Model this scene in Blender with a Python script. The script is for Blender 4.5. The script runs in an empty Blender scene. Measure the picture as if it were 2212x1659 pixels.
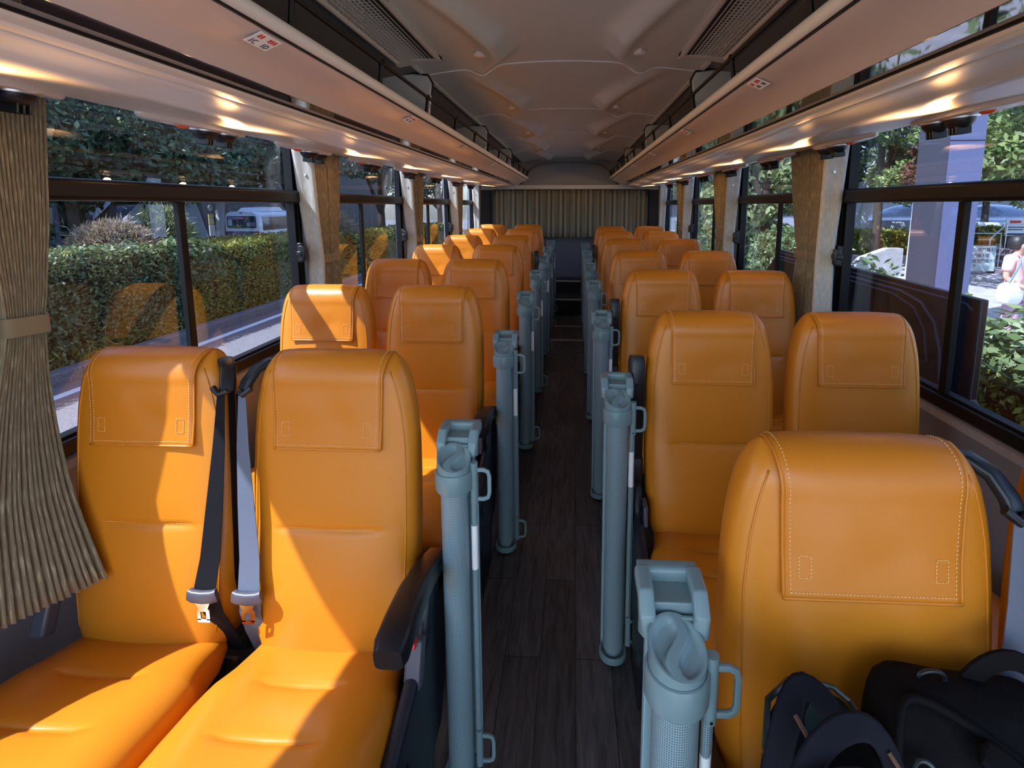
import bpy, bmesh, math, random
import numpy as np
from mathutils import Vector, Matrix, Euler
random.seed(7); rng = np.random.default_rng(7)
PI = math.pi
SC = bpy.context.scene
COL = SC.collection

# ------------------------------------------------------------------ camera
W, H, F = 2212, 1659, 1100.0
PX, PY = 1183.0, 600.0                      # where the lens axis meets the picture
PITCH = math.atan(154.6/1100); YAW = math.atan(.0505)
CX, CY, CZ = .06, 0.0, 1.33                 # eye above the floor at the front of the cabin
cam_d = bpy.data.cameras.new('camera'); cam = bpy.data.objects.new('camera', cam_d); COL.objects.link(cam)
cam.location = (CX, CY, CZ); cam.rotation_euler = (PI/2-PITCH, 0, YAW)
cam_d.sensor_fit = 'HORIZONTAL'; cam_d.sensor_width = 36.0; cam_d.lens = F/W*36.0
cam_d.shift_x = (W/2-PX)/W; cam_d.shift_y = (PY-H/2)/W
cam_d.clip_start = .03; cam_d.clip_end = 400
SC.camera = cam

# ------------------------------------------------------------------ light
world = bpy.data.worlds.new('sky'); SC.world = world; world.use_nodes = True
nt = world.node_tree; nt.nodes.clear()
wo = nt.nodes.new('ShaderNodeOutputWorld'); bg = nt.nodes.new('ShaderNodeBackground')
sky = nt.nodes.new('ShaderNodeTexSky'); sky.sky_type = 'NISHITA'; sky.sun_disc = False
SUN = Vector((1.0, .60, -1.54)).normalized()          # the way the sunlight travels
sky.sun_elevation = math.asin(-SUN.z); sky.sun_rotation = math.atan2(-SUN.x, -SUN.y)
sky.dust_density = 1.5; sky.air_density = 1.0
bg.inputs['Strength'].default_value = .42
nt.links.new(sky.outputs[0], bg.inputs[0]); nt.links.new(bg.outputs[0], wo.inputs[0])
sd = bpy.data.lights.new('sun', 'SUN'); sd.energy = 13.0; sd.angle = math.radians(.6); sd.color = (1, .95, .87)
so = bpy.data.objects.new('sun', sd); COL.objects.link(so)
so.rotation_euler = SUN.to_track_quat('-Z', 'Y').to_euler()
SC.view_settings.view_transform = 'Standard'; SC.view_settings.look = 'None'
SC.view_settings.exposure = 0.8; SC.view_settings.gamma = 1.0
SC.view_settings.use_curve_mapping = False
SC.cycles.max_bounces = 9; SC.cycles.diffuse_bounces = 5; SC.cycles.glossy_bounces = 4
SC.cycles.transparent_max_bounces = 16; SC.cycles.transmission_bounces = 4
SC.cycles.sample_clamp_indirect = 6.0
SC.cycles.caustics_reflective = False; SC.cycles.caustics_refractive = False
SC.cycles.use_denoising = True

# ------------------------------------------------------------------ materials
def mat(name, col, rough=.5, metal=0.0, spec=.5, **k):
    m = bpy.data.materials.new(name); m.use_nodes = True
    b = m.node_tree.nodes['Principled BSDF']
    b.inputs['Base Color'].default_value = (*col, 1); b.inputs['Roughness'].default_value = rough
    b.inputs['Metallic'].default_value = metal; b.inputs['Specular IOR Level'].default_value = spec
    for kk, v in k.items(): b.inputs[kk].default_value = v
    return m
def N(m, t, **k):
    n = m.node_tree.nodes.new(t)
    for a, v in k.items():
        if a.startswith('i_'): n.inputs[a[2:].replace('_', ' ')].default_value = v
        else: setattr(n, a, v)
    return n
def L(m, a, b): m.node_tree.links.new(a, b)
def bsdf(m): return m.node_tree.nodes['Principled BSDF']
def bump(m, scale, strength, dist=.002, detail=3, tex='noise', coord='Object', mapscale=None):
    tc = N(m, 'ShaderNodeTexCoord'); src = tc.outputs[coord]
    if mapscale:
        mp = N(m, 'ShaderNodeMapping'); mp.inputs['Scale'].default_value = mapscale; L(m, src, mp.inputs[0]); src = mp.outputs[0]
    if tex == 'noise': t = N(m, 'ShaderNodeTexNoise'); t.inputs['Detail'].default_value = detail
    else: t = N(m, 'ShaderNodeTexVoronoi')
    t.inputs['Scale'].default_value = scale; L(m, src, t.inputs['Vector'])
    bp = N(m, 'ShaderNodeBump'); bp.inputs['Strength'].default_value = strength; bp.inputs['Distance'].default_value = dist
    L(m, t.outputs[0], bp.inputs['Height']); L(m, bp.outputs[0], bsdf(m).inputs['Normal'])
    return t
def vary(m, c1, c2, scale, detail=4, lo=.35, hi=.65, mapscale=None, coord='Object'):
    tc = N(m, 'ShaderNodeTexCoord'); src = tc.outputs[coord]
    if mapscale:
        mp = N(m, 'ShaderNodeMapping'); mp.inputs['Scale'].default_value = mapscale; L(m, src, mp.inputs[0]); src = mp.outputs[0]
    t = N(m, 'ShaderNodeTexNoise'); t.inputs['Scale'].default_value = scale; t.inputs['Detail'].default_value = detail
    L(m, src, t.inputs['Vector'])
    r = N(m, 'ShaderNodeValToRGB'); r.color_ramp.elements[0].position = lo; r.color_ramp.elements[1].position = hi
    r.color_ramp.elements[0].color = (*c1, 1); r.color_ramp.elements[1].color = (*c2, 1)
    L(m, t.outputs[0], r.inputs[0]); L(m, r.outputs[0], bsdf(m).inputs['Base Color'])
    return r
M = {}
M['leather'] = mat('orange_leather', (.60, .205, .011), .36, spec=.5)
bump(M['leather'], 900, .12, .0006, 2)
M['leather_cover'] = mat('orange_cover_leather', (.585, .190, .010), .38, spec=.5)
bump(M['leather_cover'], 9, .25, .010, 2)
M['thread'] = mat('pale_thread', (.95, .62, .25), .7)
M['black'] = mat('black_plastic', (.008, .010, .014), .34, spec=.4)
bump(M['black'], 700, .15, .0005)
M['shell'] = mat('dark_grained_plastic', (.010, .014, .022), .40, spec=.35); bump(M['shell'], 420, .35, .0008)
M['belt'] = mat('grey_webbing', (.10, .12, .17), .55); bump(M['belt'], 400, .3, .0006, 0, mapscale=(1, 1, 4))
M['belt_black'] = mat('black_webbing', (.007, .007, .010), .7, spec=.15); bump(M['belt_black'], 400, .3, .0006, 0)
M['belt_plastic'] = mat('grey_buckle_plastic', (.07, .07, .09), .4)
M['chrome'] = mat('chrome', (.75, .77, .78), .16, 1.0)
M['steel'] = mat('brushed_steel', (.55, .57, .6), .35, 1.0)
M['red'] = mat('red_plastic', (.65, .02, .03), .35)
M['teal'] = mat('grey_green_plastic', (.165, .255, .275), .36)
M['alu'] = mat('painted_channel', (.24, .37, .41), .35)
M['tag'] = mat('white_tag', (.85, .88, .88), .5)
M['orange_button'] = mat('orange_red_button', (.8, .10, .02), .3)
def mesh_fabric():
    m = mat('coated_mesh_fabric', (.3, .4, .43), .45)
    tc = N(m, 'ShaderNodeTexCoord'); mp = N(m, 'ShaderNodeMapping'); L(m, tc.outputs['UV'], mp.inputs[0])
    mp.inputs['Scale'].default_value = (1, 1, 1)
    br = N(m, 'ShaderNodeTexBrick'); br.offset = .0
    br.inputs['Scale'].default_value = 1.0; br.inputs['Mortar Size'].default_value = .16; br.inputs['Mortar Smooth'].default_value = .3
    br.inputs['Brick Width'].default_value = 1.0; br.inputs['Row Height'].default_value = 1.0
    br.inputs['Color1'].default_value = (.085, .135, .155, 1); br.inputs['Color2'].default_value = (.10, .15, .17, 1)
    br.inputs['Mortar'].default_value = (.29, .41, .45, 1)
    L(m, mp.outputs[0], br.inputs['Vector']); L(m, br.outputs['Color'], bsdf(m).inputs['Base Color'])
    return m
M['mesh'] = mesh_fabric()
M['ceiling'] = mat('ceiling_moulding', (.62, .65, .62), .42, spec=.4)
M['lip'] = mat('rack_lip_moulding', (.70, .72, .70), .35)
M['under'] = mat('glossy_rack_underside', (.60, .53, .50), .22, spec=.8)
M['panel'] = mat('satin_service_panel', (.62, .60, .57), .30, spec=.8)
M['gloss'] = mat('dark_glossy_strip', (.03, .028, .035), .03, spec=1.0); bsdf(M['gloss']).inputs['IOR'].default_value = 2.0
M['rackdark'] = mat('grey_rack_liner', (.17, .17, .175), .6); bump(M['rackdark'], 300, .2, .001)
M['divider'] = mat('pale_divider', (.48, .51, .52), .55)
M['wall'] = mat('grey_wall_panel', (.26, .24, .245), .45)
bump(M['wall'], 500, .12, .0005)
M['pillar'] = mat('pale_pillar_trim', (.38, .46, .50), .4)
M['frame'] = mat('black_window_frame', (.006, .006, .008), .36, spec=.22)
M['rubber'] = mat('black_rubber', (.004, .004, .005), .5, spec=.2)
M['backwall'] = mat('blue_grey_wall_vinyl', (.085, .10, .13), .55)
M['rearpanel'] = mat('grey_rear_moulding', (.26, .27, .28), .5)
M['corner'] = mat('navy_corner_trim', (.03, .035, .05), .7)
M['grille'] = mat('grille_plastic', (.62, .60, .56), .4)
M['void'] = mat('dark_duct', (.01, .01, .01), .8)
M['lens'] = mat('pale_lamp_lens', (.92, .96, .95), .3)
M['nosing'] = mat('pale_step_nosing', (.42, .39, .34), .5)
M['stepblack'] = mat('black_step_riser', (.006, .006, .007), .8)
def bag_m(n, c, r): m = mat(n, c, r, spec=.12); bump(m, 25, .5, .01, 4); return m
M['bag'] = bag_m('black_nylon', (.003, .003, .004), .75)
M['bag2'] = bag_m('dark_canvas', (.004, .005, .006), .8)
M['strap'] = mat('navy_strap_webbing', (.007, .008, .014), .85, spec=.2)
M['piping'] = mat('brown_zip_edge', (.09, .035, .015), .5)
M['patent'] = mat('black_leather_patch', (.01, .02, .022), .25)
def emis(name, col, s):
    m = mat(name, (0, 0, 0), .4); b = bsdf(m)
    b.inputs['Emission Color'].default_value = (*col, 1); b.inputs['Emission Strength'].default_value = s; return m
M['glint_lens'] = emis('added_glint_lens', (1, .55, .22), 2.5)  # glowing lens of the lamps added for the panel glints
def houndstooth():
    m = mat('houndstooth_cloth', (.6, .55, .45), .8)
    tc = N(m, 'ShaderNodeTexCoord'); c = N(m, 'ShaderNodeTexChecker'); c.inputs['Scale'].default_value = 150
    c.inputs['Color1'].default_value = (.62, .55, .45, 1); c.inputs['Color2'].default_value = (.015, .012, .02, 1)
    mp = N(m, 'ShaderNodeMapping'); mp.inputs['Rotation'].default_value = (.3, .9, .6)
    L(m, tc.outputs['Object'], mp.inputs[0]); L(m, mp.outputs[0], c.inputs[0]); L(m, c.outputs[0], bsdf(m).inputs['Base Color'])
    return m
M['hound'] = houndstooth()
def glass(name, tint, refl=1.0):
    m = bpy.data.materials.new(name); m.use_nodes = True; t = m.node_tree; t.nodes.clear()
    o = t.nodes.new('ShaderNodeOutputMaterial'); tr = t.nodes.new('ShaderNodeBsdfTransparent'); g = t.nodes.new('ShaderNodeBsdfGlossy')
    fr = t.nodes.new('ShaderNodeFresnel'); fr.inputs['IOR'].default_value = 1.55
    mu = t.nodes.new('ShaderNodeMath'); mu.operation = 'MULTIPLY'; mu.inputs[1].default_value = 1.0*refl; mu.use_clamp = True
    ge = t.nodes.new('ShaderNodeNewGeometry'); ior = t.nodes.new('ShaderNodeMapRange')      # the same reflectance on the way in and out of the thin pane
    ior.inputs['To Min'].default_value = 1.6; ior.inputs['To Max'].default_value = 1/1.6
    t.links.new(ge.outputs['Backfacing'], ior.inputs['Value']); t.links.new(ior.outputs[0], fr.inputs['IOR'])
    mx = t.nodes.new('ShaderNodeMixShader'); tr.inputs[0].default_value = (*tint, 1)
    g.inputs['Roughness'].default_value = .0; g.inputs['Color'].default_value = (.9, .93, 1, 1)
    t.links.new(fr.outputs[0], mu.inputs[0]); t.links.new(mu.outputs[0], mx.inputs[0])
    t.links.new(tr.outputs[0], mx.inputs[1]); t.links.new(g.outputs[0], mx.inputs[2]); t.links.new(mx.outputs[0], o.inputs[0])
    return m
M['glass'] = glass('tinted_window_glass', (.66, .70, .78))
def curtain_m(name, c1, c2, c3, tl=.22):
    m = mat(name, c1, .75); b = bsdf(m); b.inputs['Sheen Weight'].default_value = .15
    tc = N(m, 'ShaderNodeTexCoord'); mp = N(m, 'ShaderNodeMapping'); mp.inputs['Scale'].default_value = (150, 26, 1)
    L(m, tc.outputs['UV'], mp.inputs[0]); no = N(m, 'ShaderNodeTexNoise'); no.inputs['Scale'].default_value = 1; no.inputs['Detail'].default_value = 1
    L(m, mp.outputs[0], no.inputs['Vector']); r = N(m, 'ShaderNodeValToRGB'); cr = r.color_ramp
    cr.elements[0].position = .42; cr.elements[0].color = (*c1, 1); cr.elements[1].position = .66; cr.elements[1].color = (*c3, 1)
    e = cr.elements.new(.58); e.color = (*c2, 1)
    L(m, no.outputs[0], r.inputs[0]); L(m, r.outputs[0], b.inputs['Base Color'])
    tr = N(m, 'ShaderNodeBsdfTranslucent'); mx = N(m, 'ShaderNodeMixShader'); mx.inputs[0].default_value = tl
    L(m, r.outputs[0], tr.inputs[0]); out = m.node_tree.nodes['Material Output']
    L(m, b.outputs[0], mx.inputs[1]); L(m, tr.outputs[0], mx.inputs[2]); L(m, mx.outputs[0], out.inputs[0])
    return m
M['curtain'] = curtain_m('beige_patterned_curtain', (.24, .20, .125), (.29, .245, .155), (.46, .41, .27))
M['curtain_hem'] = curtain_m('pale_curtain_hem', (.58, .57, .50), (.64, .63, .56), (.74, .73, .66))
def stripes_m():
    m = mat('striped_rear_curtain', (.2, .18, .12), .8); tc = N(m, 'ShaderNodeTexCoord')
    w = N(m, 'ShaderNodeTexWave'); w.bands_direction = 'X'; w.inputs['Scale'].default_value = 6.2; w.inputs['Distortion'].default_value = .3
    L(m, tc.outputs['Object'], w.inputs[0]); r = N(m, 'ShaderNodeValToRGB'); L(m, w.outputs[0], r.inputs[0])
    r.color_ramp.elements[0].color = (.16, .135, .085, 1); r.color_ramp.elements[1].color = (.30, .28, .20, 1)
    L(m, r.outputs[0], bsdf(m).inputs['Base Color']); return m
M['rearcurtain'] = stripes_m()
def planks():
    m = mat('dark_plank_vinyl', (.03, .03, .033), .48); t = m.node_tree
    tc = N(m, 'ShaderNodeTexCoord'); mp = N(m, 'ShaderNodeMapping'); mp.inputs['Rotation'].default_value = (0, 0, PI/2)
    mp.inputs['Location'].default_value = (.1, .03, 0)
    L(m, tc.outputs['Object'], mp.inputs[0])
    br = N(m, 'ShaderNodeTexBrick'); br.inputs['Scale'].default_value = 1; br.inputs['Brick Width'].default_value = .62; br.inputs['Row Height'].default_value = .105
    br.inputs['Mortar Size'].default_value = .0015; br.inputs['Color1'].default_value = (.6, .6, .6, 1); br.inputs['Color2'].default_value = (1, 1, 1, 1)
    br.inputs['Mortar'].default_value = (.12, .12, .12, 1); br.inputs['Bias'].default_value = 0
    L(m, mp.outputs[0], br.inputs[0])
    m2 = N(m, 'ShaderNodeMapping'); m2.inputs['Scale'].default_value = (16, 1.6, 1); L(m, tc.outputs['Object'], m2.inputs[0])
    no = N(m, 'ShaderNodeTexNoise'); no.inputs['Scale'].default_value = 4; no.inputs['Detail'].default_value = 8; no.inputs['Distortion'].default_value = 1.2
    L(m, m2.outputs[0], no.inputs['Vector'])
    r = N(m, 'ShaderNodeValToRGB'); r.color_ramp.elements[0].position = .3; r.color_ramp.elements[1].position = .72
    r.color_ramp.elements[0].color = (.040, .035, .036, 1); r.color_ramp.elements[1].color = (.13, .117, .117, 1)
    L(m, no.outputs[0], r.inputs[0])
    mx = N(m, 'ShaderNodeMix', data_type='RGBA', blend_type='MULTIPLY'); mx.inputs[0].default_value = 1
    L(m, r.outputs[0], mx.inputs[6]); L(m, br.outputs[0], mx.inputs[7]); L(m, mx.outputs[2], bsdf(m).inputs['Base Color'])
    bp = N(m, 'ShaderNodeBump'); bp.inputs['Strength'].default_value = .25; bp.inputs['Distance'].default_value = .002
    L(m, no.outputs[0], bp.inputs['Height']); L(m, bp.outputs[0], bsdf(m).inputs['Normal'])
    return m
M['floor'] = planks()
def leaf_m(name, cols, trans=.3, rough=.5):
    m = mat(name, cols[0], rough); g = N(m, 'ShaderNodeNewGeometry'); r = N(m, 'ShaderNodeValToRGB')
    cr = r.color_ramp; cr.elements[0].color = (*cols[0], 1); cr.elements[1].color = (*cols[-1], 1)
    for i, c in enumerate(cols[1:-1]):
        e = cr.elements.new((i+1)/(len(cols)-1)); e.color = (*c, 1)
    L(m, g.outputs['Random Per Island'], r.inputs[0]); b = bsdf(m); L(m, r.outputs[0], b.inputs['Base Color'])
    tr = N(m, 'ShaderNodeBsdfTranslucent'); mx = N(m, 'ShaderNodeMixShader'); mx.inputs[0].default_value = trans
    L(m, r.outputs[0], tr.inputs[0]); L(m, b.outputs[0], mx.inputs[1]); L(m, tr.outputs[0], mx.inputs[2])
    L(m, mx.outputs[0], m.node_tree.nodes['Material Output'].inputs[0]); return m
M['leaf_hedge'] = leaf_m('hedge_leaves', [(.05, .08, .03), (.10, .14, .05), (.18, .22, .08), (.30, .30, .14)])
M['leaf_hedge2'] = leaf_m('yellow_green_leaves', [(.10, .13, .02), (.22, .24, .04), (.36, .34, .07)])
M['leaf_fresh'] = leaf_m('bright_green_leaves', [(.06, .10, .04), (.13, .20, .075), (.22, .29, .14)])
M['leaf_dark'] = leaf_m('dark_tree_leaves', [(.02, .045, .025), (.06, .11, .055), (.13, .20, .10)])
M['leaf_tree'] = leaf_m('tree_leaves', [(.05, .09, .02), (.12, .19, .05), (.24, .30, .10)])
M['leaf_plane'] = leaf_m('broad_leaves', [(.10, .15, .04), (.24, .30, .12), (.42, .46, .24)])
M['leaf_pink'] = leaf_m('dry_pinkish_twigs', [(.20, .14, .10), (.34, .26, .18), (.42, .34, .24)])
M['leaf_pale'] = leaf_m('pale_green_twigs', [(.12, .16, .06), (.26, .28, .12), (.36, .36, .18)])
M['leaf_red'] = leaf_m('red_brown_leaves', [(.08, .03, .02), (.16, .07, .04)])
M['hedge_core'] = mat('dark_hedge_inside', (.012, .016, .008), .9)  # solid dark core set behind the leaves
M['bark'] = mat('bark', (.05, .035, .025), .9); bump(M['bark'], 14, .8, .03, 5, mapscale=(3, 3, 1))
M['asphalt'] = mat('asphalt', (.12, .12, .135), .85); vary(M['asphalt'], (.09, .09, .10), (.17, .17, .19), 90, 2)
M['kerb'] = mat('kerb_stone', (.16, .16, .17), .8); vary(M['kerb'], (.11, .11, .12), (.2, .2, .21), 30, 3)
M['white_paint'] = mat('white_road_paint', (.75, .78, .8), .6)
M['grass'] = mat('grass_ground', (.08, .11, .03), .9)
M['paving'] = mat('pale_paving', (.34, .34, .38), .7); vary(M['paving'], (.28, .28, .32), (.38, .38, .42), 3, 4)
M['dirt'] = mat('earth', (.06, .05, .035), .9)
M['concrete'] = mat('grey_concrete', (.35, .36, .38), .7); vary(M['concrete'], (.30, .31, .33), (.40, .41, .43), 6, 4)
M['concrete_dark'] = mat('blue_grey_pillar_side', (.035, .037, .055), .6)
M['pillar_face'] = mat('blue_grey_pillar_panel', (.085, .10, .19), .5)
M['whitemetal'] = mat('white_painted_steel', (.55, .60, .70), .45)
M['building'] = mat('dark_brown_facade', (.035, .028, .04), .6)
M['building_pale'] = mat('pale_facade', (.30, .33, .40), .6)
M['winglass'] = mat('dark_building_glass', (.05, .07, .11), .1, spec=.9)
M['stair'] = mat('dark_stone_steps', (.17, .15, .19), .7)
M['stairtop'] = mat('pale_stone_treads', (.42, .40, .44), .7)
M['hatch'] = mat('dark_hatch_paint', (.018, .014, .022), .22)
M['hatch_line'] = mat('hatch_bead', (.10, .10, .16), .3)
M['buswhite'] = mat('white_bus_paint', (.70, .76, .88), .3)
M['busblue'] = mat('navy_bus_band', (.03, .05, .16), .4)
M['busglass'] = mat('dark_bus_glass', (.02, .025, .04), .08, spec=.9)
M['led'] = mat('red_display', (.35, .04, .03), .5)
M['orange_paint'] = mat('orange_letters', (.75, .35, .10), .5)
M['white_letters'] = mat('white_letters', (.8, .8, .85), .5)
M['signblue'] = mat('blue_poster', (.05, .22, .55), .5)
M['signwhite'] = mat('white_sign', (.75, .78, .78), .5)
M['signyellow'] = mat('yellow_sign', (.62, .52, .10), .5)
M['signdark'] = mat('dark_lettering', (.03, .05, .10), .6)
M['signred'] = mat('red_lettering', (.6, .05, .05), .6)
M['board'] = mat('pale_board', (.48, .58, .60), .35)
M['dome'] = glass('clear_dome', (.75, .80, .88), 1.2)
M['skin'] = mat('skin', (.48, .27, .19), .55)
M['hair'] = mat('dark_hair', (.015, .012, .012), .5)
M['shirt'] = mat('peach_shirt', (.75, .42, .38), .8)
M['trousers'] = mat('dusty_pink_trousers', (.45, .28, .36), .85)
M['shoe'] = mat('dark_shoe', (.03, .03, .04), .6)
M['whitebag'] = mat('white_bag', (.70, .72, .72), .5)
M['bluestrap'] = mat('blue_strap', (.15, .35, .55), .6)

# ------------------------------------------------------------------ mesh helpers
class MB:
    def __init__(s): s.v = []; s.f = []; s.uv = None
    def add(s, vs, fs):
        o = len(s.v); s.v += [tuple(p) for p in vs]; s.f += [tuple(i+o for i in f) for f in fs]; return s
    def box(s, x0, x1, y0, y1, z0, z1):
        v = [(x, y, z) for x in (x0, x1) for y in (y0, y1) for z in (z0, z1)]
        return s.add(v, [(0, 1, 3, 2), (4, 6, 7, 5), (0, 4, 5, 1), (2, 3, 7, 6), (0, 2, 6, 4), (1, 5, 7, 3)])
    def obox(s, c, hx, hy, hz, R=None):
        R = R or Matrix.Identity(3); c = Vector(c)
        v = [c + R @ Vector((a*hx, b*hy, d*hz)) for a in (-1, 1) for b in (-1, 1) for d in (-1, 1)]
        return s.add(v, [(0, 1, 3, 2), (4, 6, 7, 5), (0, 4, 5, 1), (2, 3, 7, 6), (0, 2, 6, 4), (1, 5, 7, 3)])
    def prism(s, poly, axis, a, b):
        n = len(poly)
        def P(q, t): return {'x': (t, q[0], q[1]), 'y': (q[0], t, q[1]), 'z': (q[0], q[1], t)}[axis]
        v = [P(q, a) for q in poly] + [P(q, b) for q in poly]
        return s.add(v, [tuple(range(n))[::-1], tuple(range(n, 2*n))] + [(i, (i+1) % n, n+(i+1) % n, n+i) for i in range(n)])
    def loft(s, rings, cap=True, closed=True):
        n = len(rings[0]); o = len(s.v)
        for r in rings: s.v += [tuple(p) for p in r]
        m = n if closed else n-1
        for k in range(len(rings)-1):
            for i in range(m):
                j = (i+1) % n; s.f.append((o+k*n+i, o+k*n+j, o+(k+1)*n+j, o+(k+1)*n+i))
        if cap and closed:
            s.f.append(tuple(o+i for i in range(n))[::-1]); e = o+(len(rings)-1)*n; s.f.append(tuple(e+i for i in range(n)))
        return s
    def tube(s, pts, r, n=10, cap=True, flat=None):
        pts = [Vector(p) for p in pts]; rs = r if isinstance(r, (list, tuple)) else [r]*len(pts); rings = []
        up = Vector((0, 0, 1)) if abs((pts[1]-pts[0]).normalized().z) < .9 else Vector((0, 1, 0))
        for i, p in enumerate(pts):
            d = (pts[min(i+1, len(pts)-1)]-pts[max(i-1, 0)]).normalized()
            a = d.cross(up).normalized(); b = a.cross(d).normalized(); up = b
            rings.append([p + rs[i]*(math.cos(2*PI*k/n)*a + math.sin(2*PI*k/n)*b*(flat or 1)) for k in range(n)])
        return s.loft(rings, cap)
    def sweep(s, pts, prof, up, cap=True):
        """sweep a closed 2-D profile (u across, w along up) down a path"""
        pts = [Vector(p) for p in pts]; rings = []; up = Vector(up)
        for i, p in enumerate(pts):
            d = (pts[min(i+1, len(pts)-1)]-pts[max(i-1, 0)]).normalized(); a = d.cross(up).normalized(); b = a.cross(d).normalized()
            rings.append([p + a*q[0] + b*q[1] for q in (prof[i] if isinstance(prof[0][0], (list, tuple)) else prof)])
        return s.loft(rings, cap)
    def cyl(s, c, r, z0, z1, n=24, r1=None):
        r1 = r if r1 is None else r1
        return s.loft([[(c[0]+q*math.cos(2*PI*k/n), c[1]+q*math.sin(2*PI*k/n), z) for k in range(n)] for q, z in ((r, z0), (r1, z1))])
    def lathe(s, c, prof, n=24):
        return s.loft([[(c[0]+r*math.cos(2*PI*k/n), c[1]+r*math.sin(2*PI*k/n), c[2]+z) for k in range(n)] for r, z in prof])
    def grid(s, fn, nu, nv, uvs=None):
        o = len(s.v)
        for j in range(nv+1):
            for i in range(nu+1): s.v.append(tuple(fn(i/nu, j/nv)))
        for j in range(nv):
            for i in range(nu):
                a = o+j*(nu+1)+i; s.f.append((a, a+1, a+nu+2, a+nu+1))
        if uvs:
            s.uv = [uvs(i/nu, j/nv) for j in range(nv+1) for i in range(nu+1)]
        return s
    def mesh(s, name, smooth=True):
        me = bpy.data.meshes.new(name); me.from_pydata(s.v, [], s.f); me.update()
        if s.uv:
            ul = me.uv_layers.new(name='UVMap')
            for lp in me.loops: ul.data[lp.index].uv = s.uv[lp.vertex_index]
        if smooth: me.shade_smooth()
        return me
def obj(name, mb, m, parent=None, smooth=True, bevel=0, solid=0, sub=0, wn=False, angle=40):
    me = mb.mesh(name, smooth) if isinstance(mb, MB) else mb
    if not me.materials: me.materials.append(m)
    o = bpy.data.objects.new(name, me); COL.objects.link(o)
    if parent: o.parent = parent
    if solid: q = o.modifiers.new('solid', 'SOLIDIFY'); q.thickness = solid; q.offset = 0
    if bevel: q = o.modifiers.new('bevel', 'BEVEL'); q.width = bevel; q.segments = 3; q.limit_method = 'ANGLE'; q.angle_limit = math.radians(35); q.harden_normals = False
    if sub: q = o.modifiers.new('sub', 'SUBSURF'); q.levels = sub; q.render_levels = sub
    if smooth:
        me.set_sharp_from_angle(angle=math.radians(angle))
    return o
def tag(o, label=None, cat=None, group=None, kind=None):
    if label: o['label'] = label
    if cat: o['category'] = cat
    if group: o['group'] = group
    if kind: o['kind'] = kind
    return o
def thing(name, label, cat, loc=(0, 0, 0), rot=0, group=None):
    o = bpy.data.objects.new(name, None); COL.objects.link(o); o.empty_display_size = .05
    o.location = loc; o.rotation_euler = (0, 0, rot); return tag(o, label, cat, group)
def dup(o, parent=None):
    c = o.copy(); COL.objects.link(c); c.parent = parent
    for ch in list(KIDS.get(o.name, [])): d = dup(ch, c)
    return c
KIDS = {}
def index_kids():
    KIDS.clear()
    for o in bpy.data.objects:
        if o.parent: KIDS.setdefault(o.parent.name, []).append(o)
def struct(name, mb, m, label=None, **k):
    o = obj(name, mb, m, **k); o['kind'] = 'structure'
    if label: o['label'] = label
    return o
def rrect(hx, hy, r, n=5):
    out = []
    for cx, cy, a0 in ((hx-r, hy-r, 0), (-hx+r, hy-r, PI/2), (-hx+r, -hy+r, PI), (hx-r, -hy+r, 3*PI/2)):
        for k in range(n+1): a = a0+PI/2*k/n; out.append((cx+r*math.cos(a), cy+r*math.sin(a)))
    return out
def text(name, body, size, loc, rot, m, parent=None, align='LEFT', ext=.0004, xs=1.0):
    cu = bpy.data.curves.new(name, 'FONT'); cu.body = body; cu.size = size; cu.extrude = ext; cu.align_x = align; cu.align_y = 'CENTER'
    t = bpy.data.objects.new('tmp', cu); COL.objects.link(t); bpy.context.view_layer.update()
    me = bpy.data.meshes.new_from_object(t.evaluated_get(bpy.context.evaluated_depsgraph_get()))
    bpy.data.objects.remove(t); me.name = name; me.materials.clear(); me.materials.append(m)
    o = bpy.data.objects.new(name, me); COL.objects.link(o); o.location = loc; o.rotation_euler = rot; o.scale = (xs, 1, 1)
    if parent: o.parent = parent
    return o
def interp(t, xs, ys):
    return float(np.interp(t, xs, ys))
SL = .0227                                   # the floor climbs gently to the rear
def fz(y): return SL*y
FD = .03                                     # the walkway lies a little below the seat datum
YB = 6.6                                     # rear wall
YF = -.95                                    # where the open front of the cabin begins

# ------------------------------------------------------------------ body shell
ramp = MB().add([(-1.24, YF, fz(YF)-FD), (1.24, YF, fz(YF)-FD), (1.24, YB+.1, fz(YB+.1)-FD), (-1.24, YB+.1, fz(YB+.1)-FD),
                 (-1.24, YF, -.12), (1.24, YF, -.12), (1.24, YB+.1, -.12), (-1.24, YB+.1, -.12)],
                [(0, 1, 2, 3), (7, 6, 5, 4), (0, 4, 5, 1), (1, 5, 6, 2), (2, 6, 7, 3), (3, 7, 4, 0)])
struct('floor', ramp, M['floor'], smooth=False)

def side_wall(s, name):
    prof = [(1.205, -.1), (1.205, .56), (1.203, .62), (1.192, .66), (1.182, .685), (1.190, .703), (1.215, .712), (1.245, .712), (1.26, .70), (1.26, -.1)]
    mb = MB().loft([[(s*p[0], y, p[1]) for p in prof] for y in (YF, YB)])
    for y in (-.3, .62, 1.54, 2.46, 3.38, 4.3, 5.22):        # joints between the wall panels
        mb.box(*sorted((s*1.206, s*1.2035)), y-.003, y+.003, .02, .60)
    return struct(name, mb, M['wall'], angle=30)
side_wall(-1, 'wall_left'); side_wall(1, 'wall_right')

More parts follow.
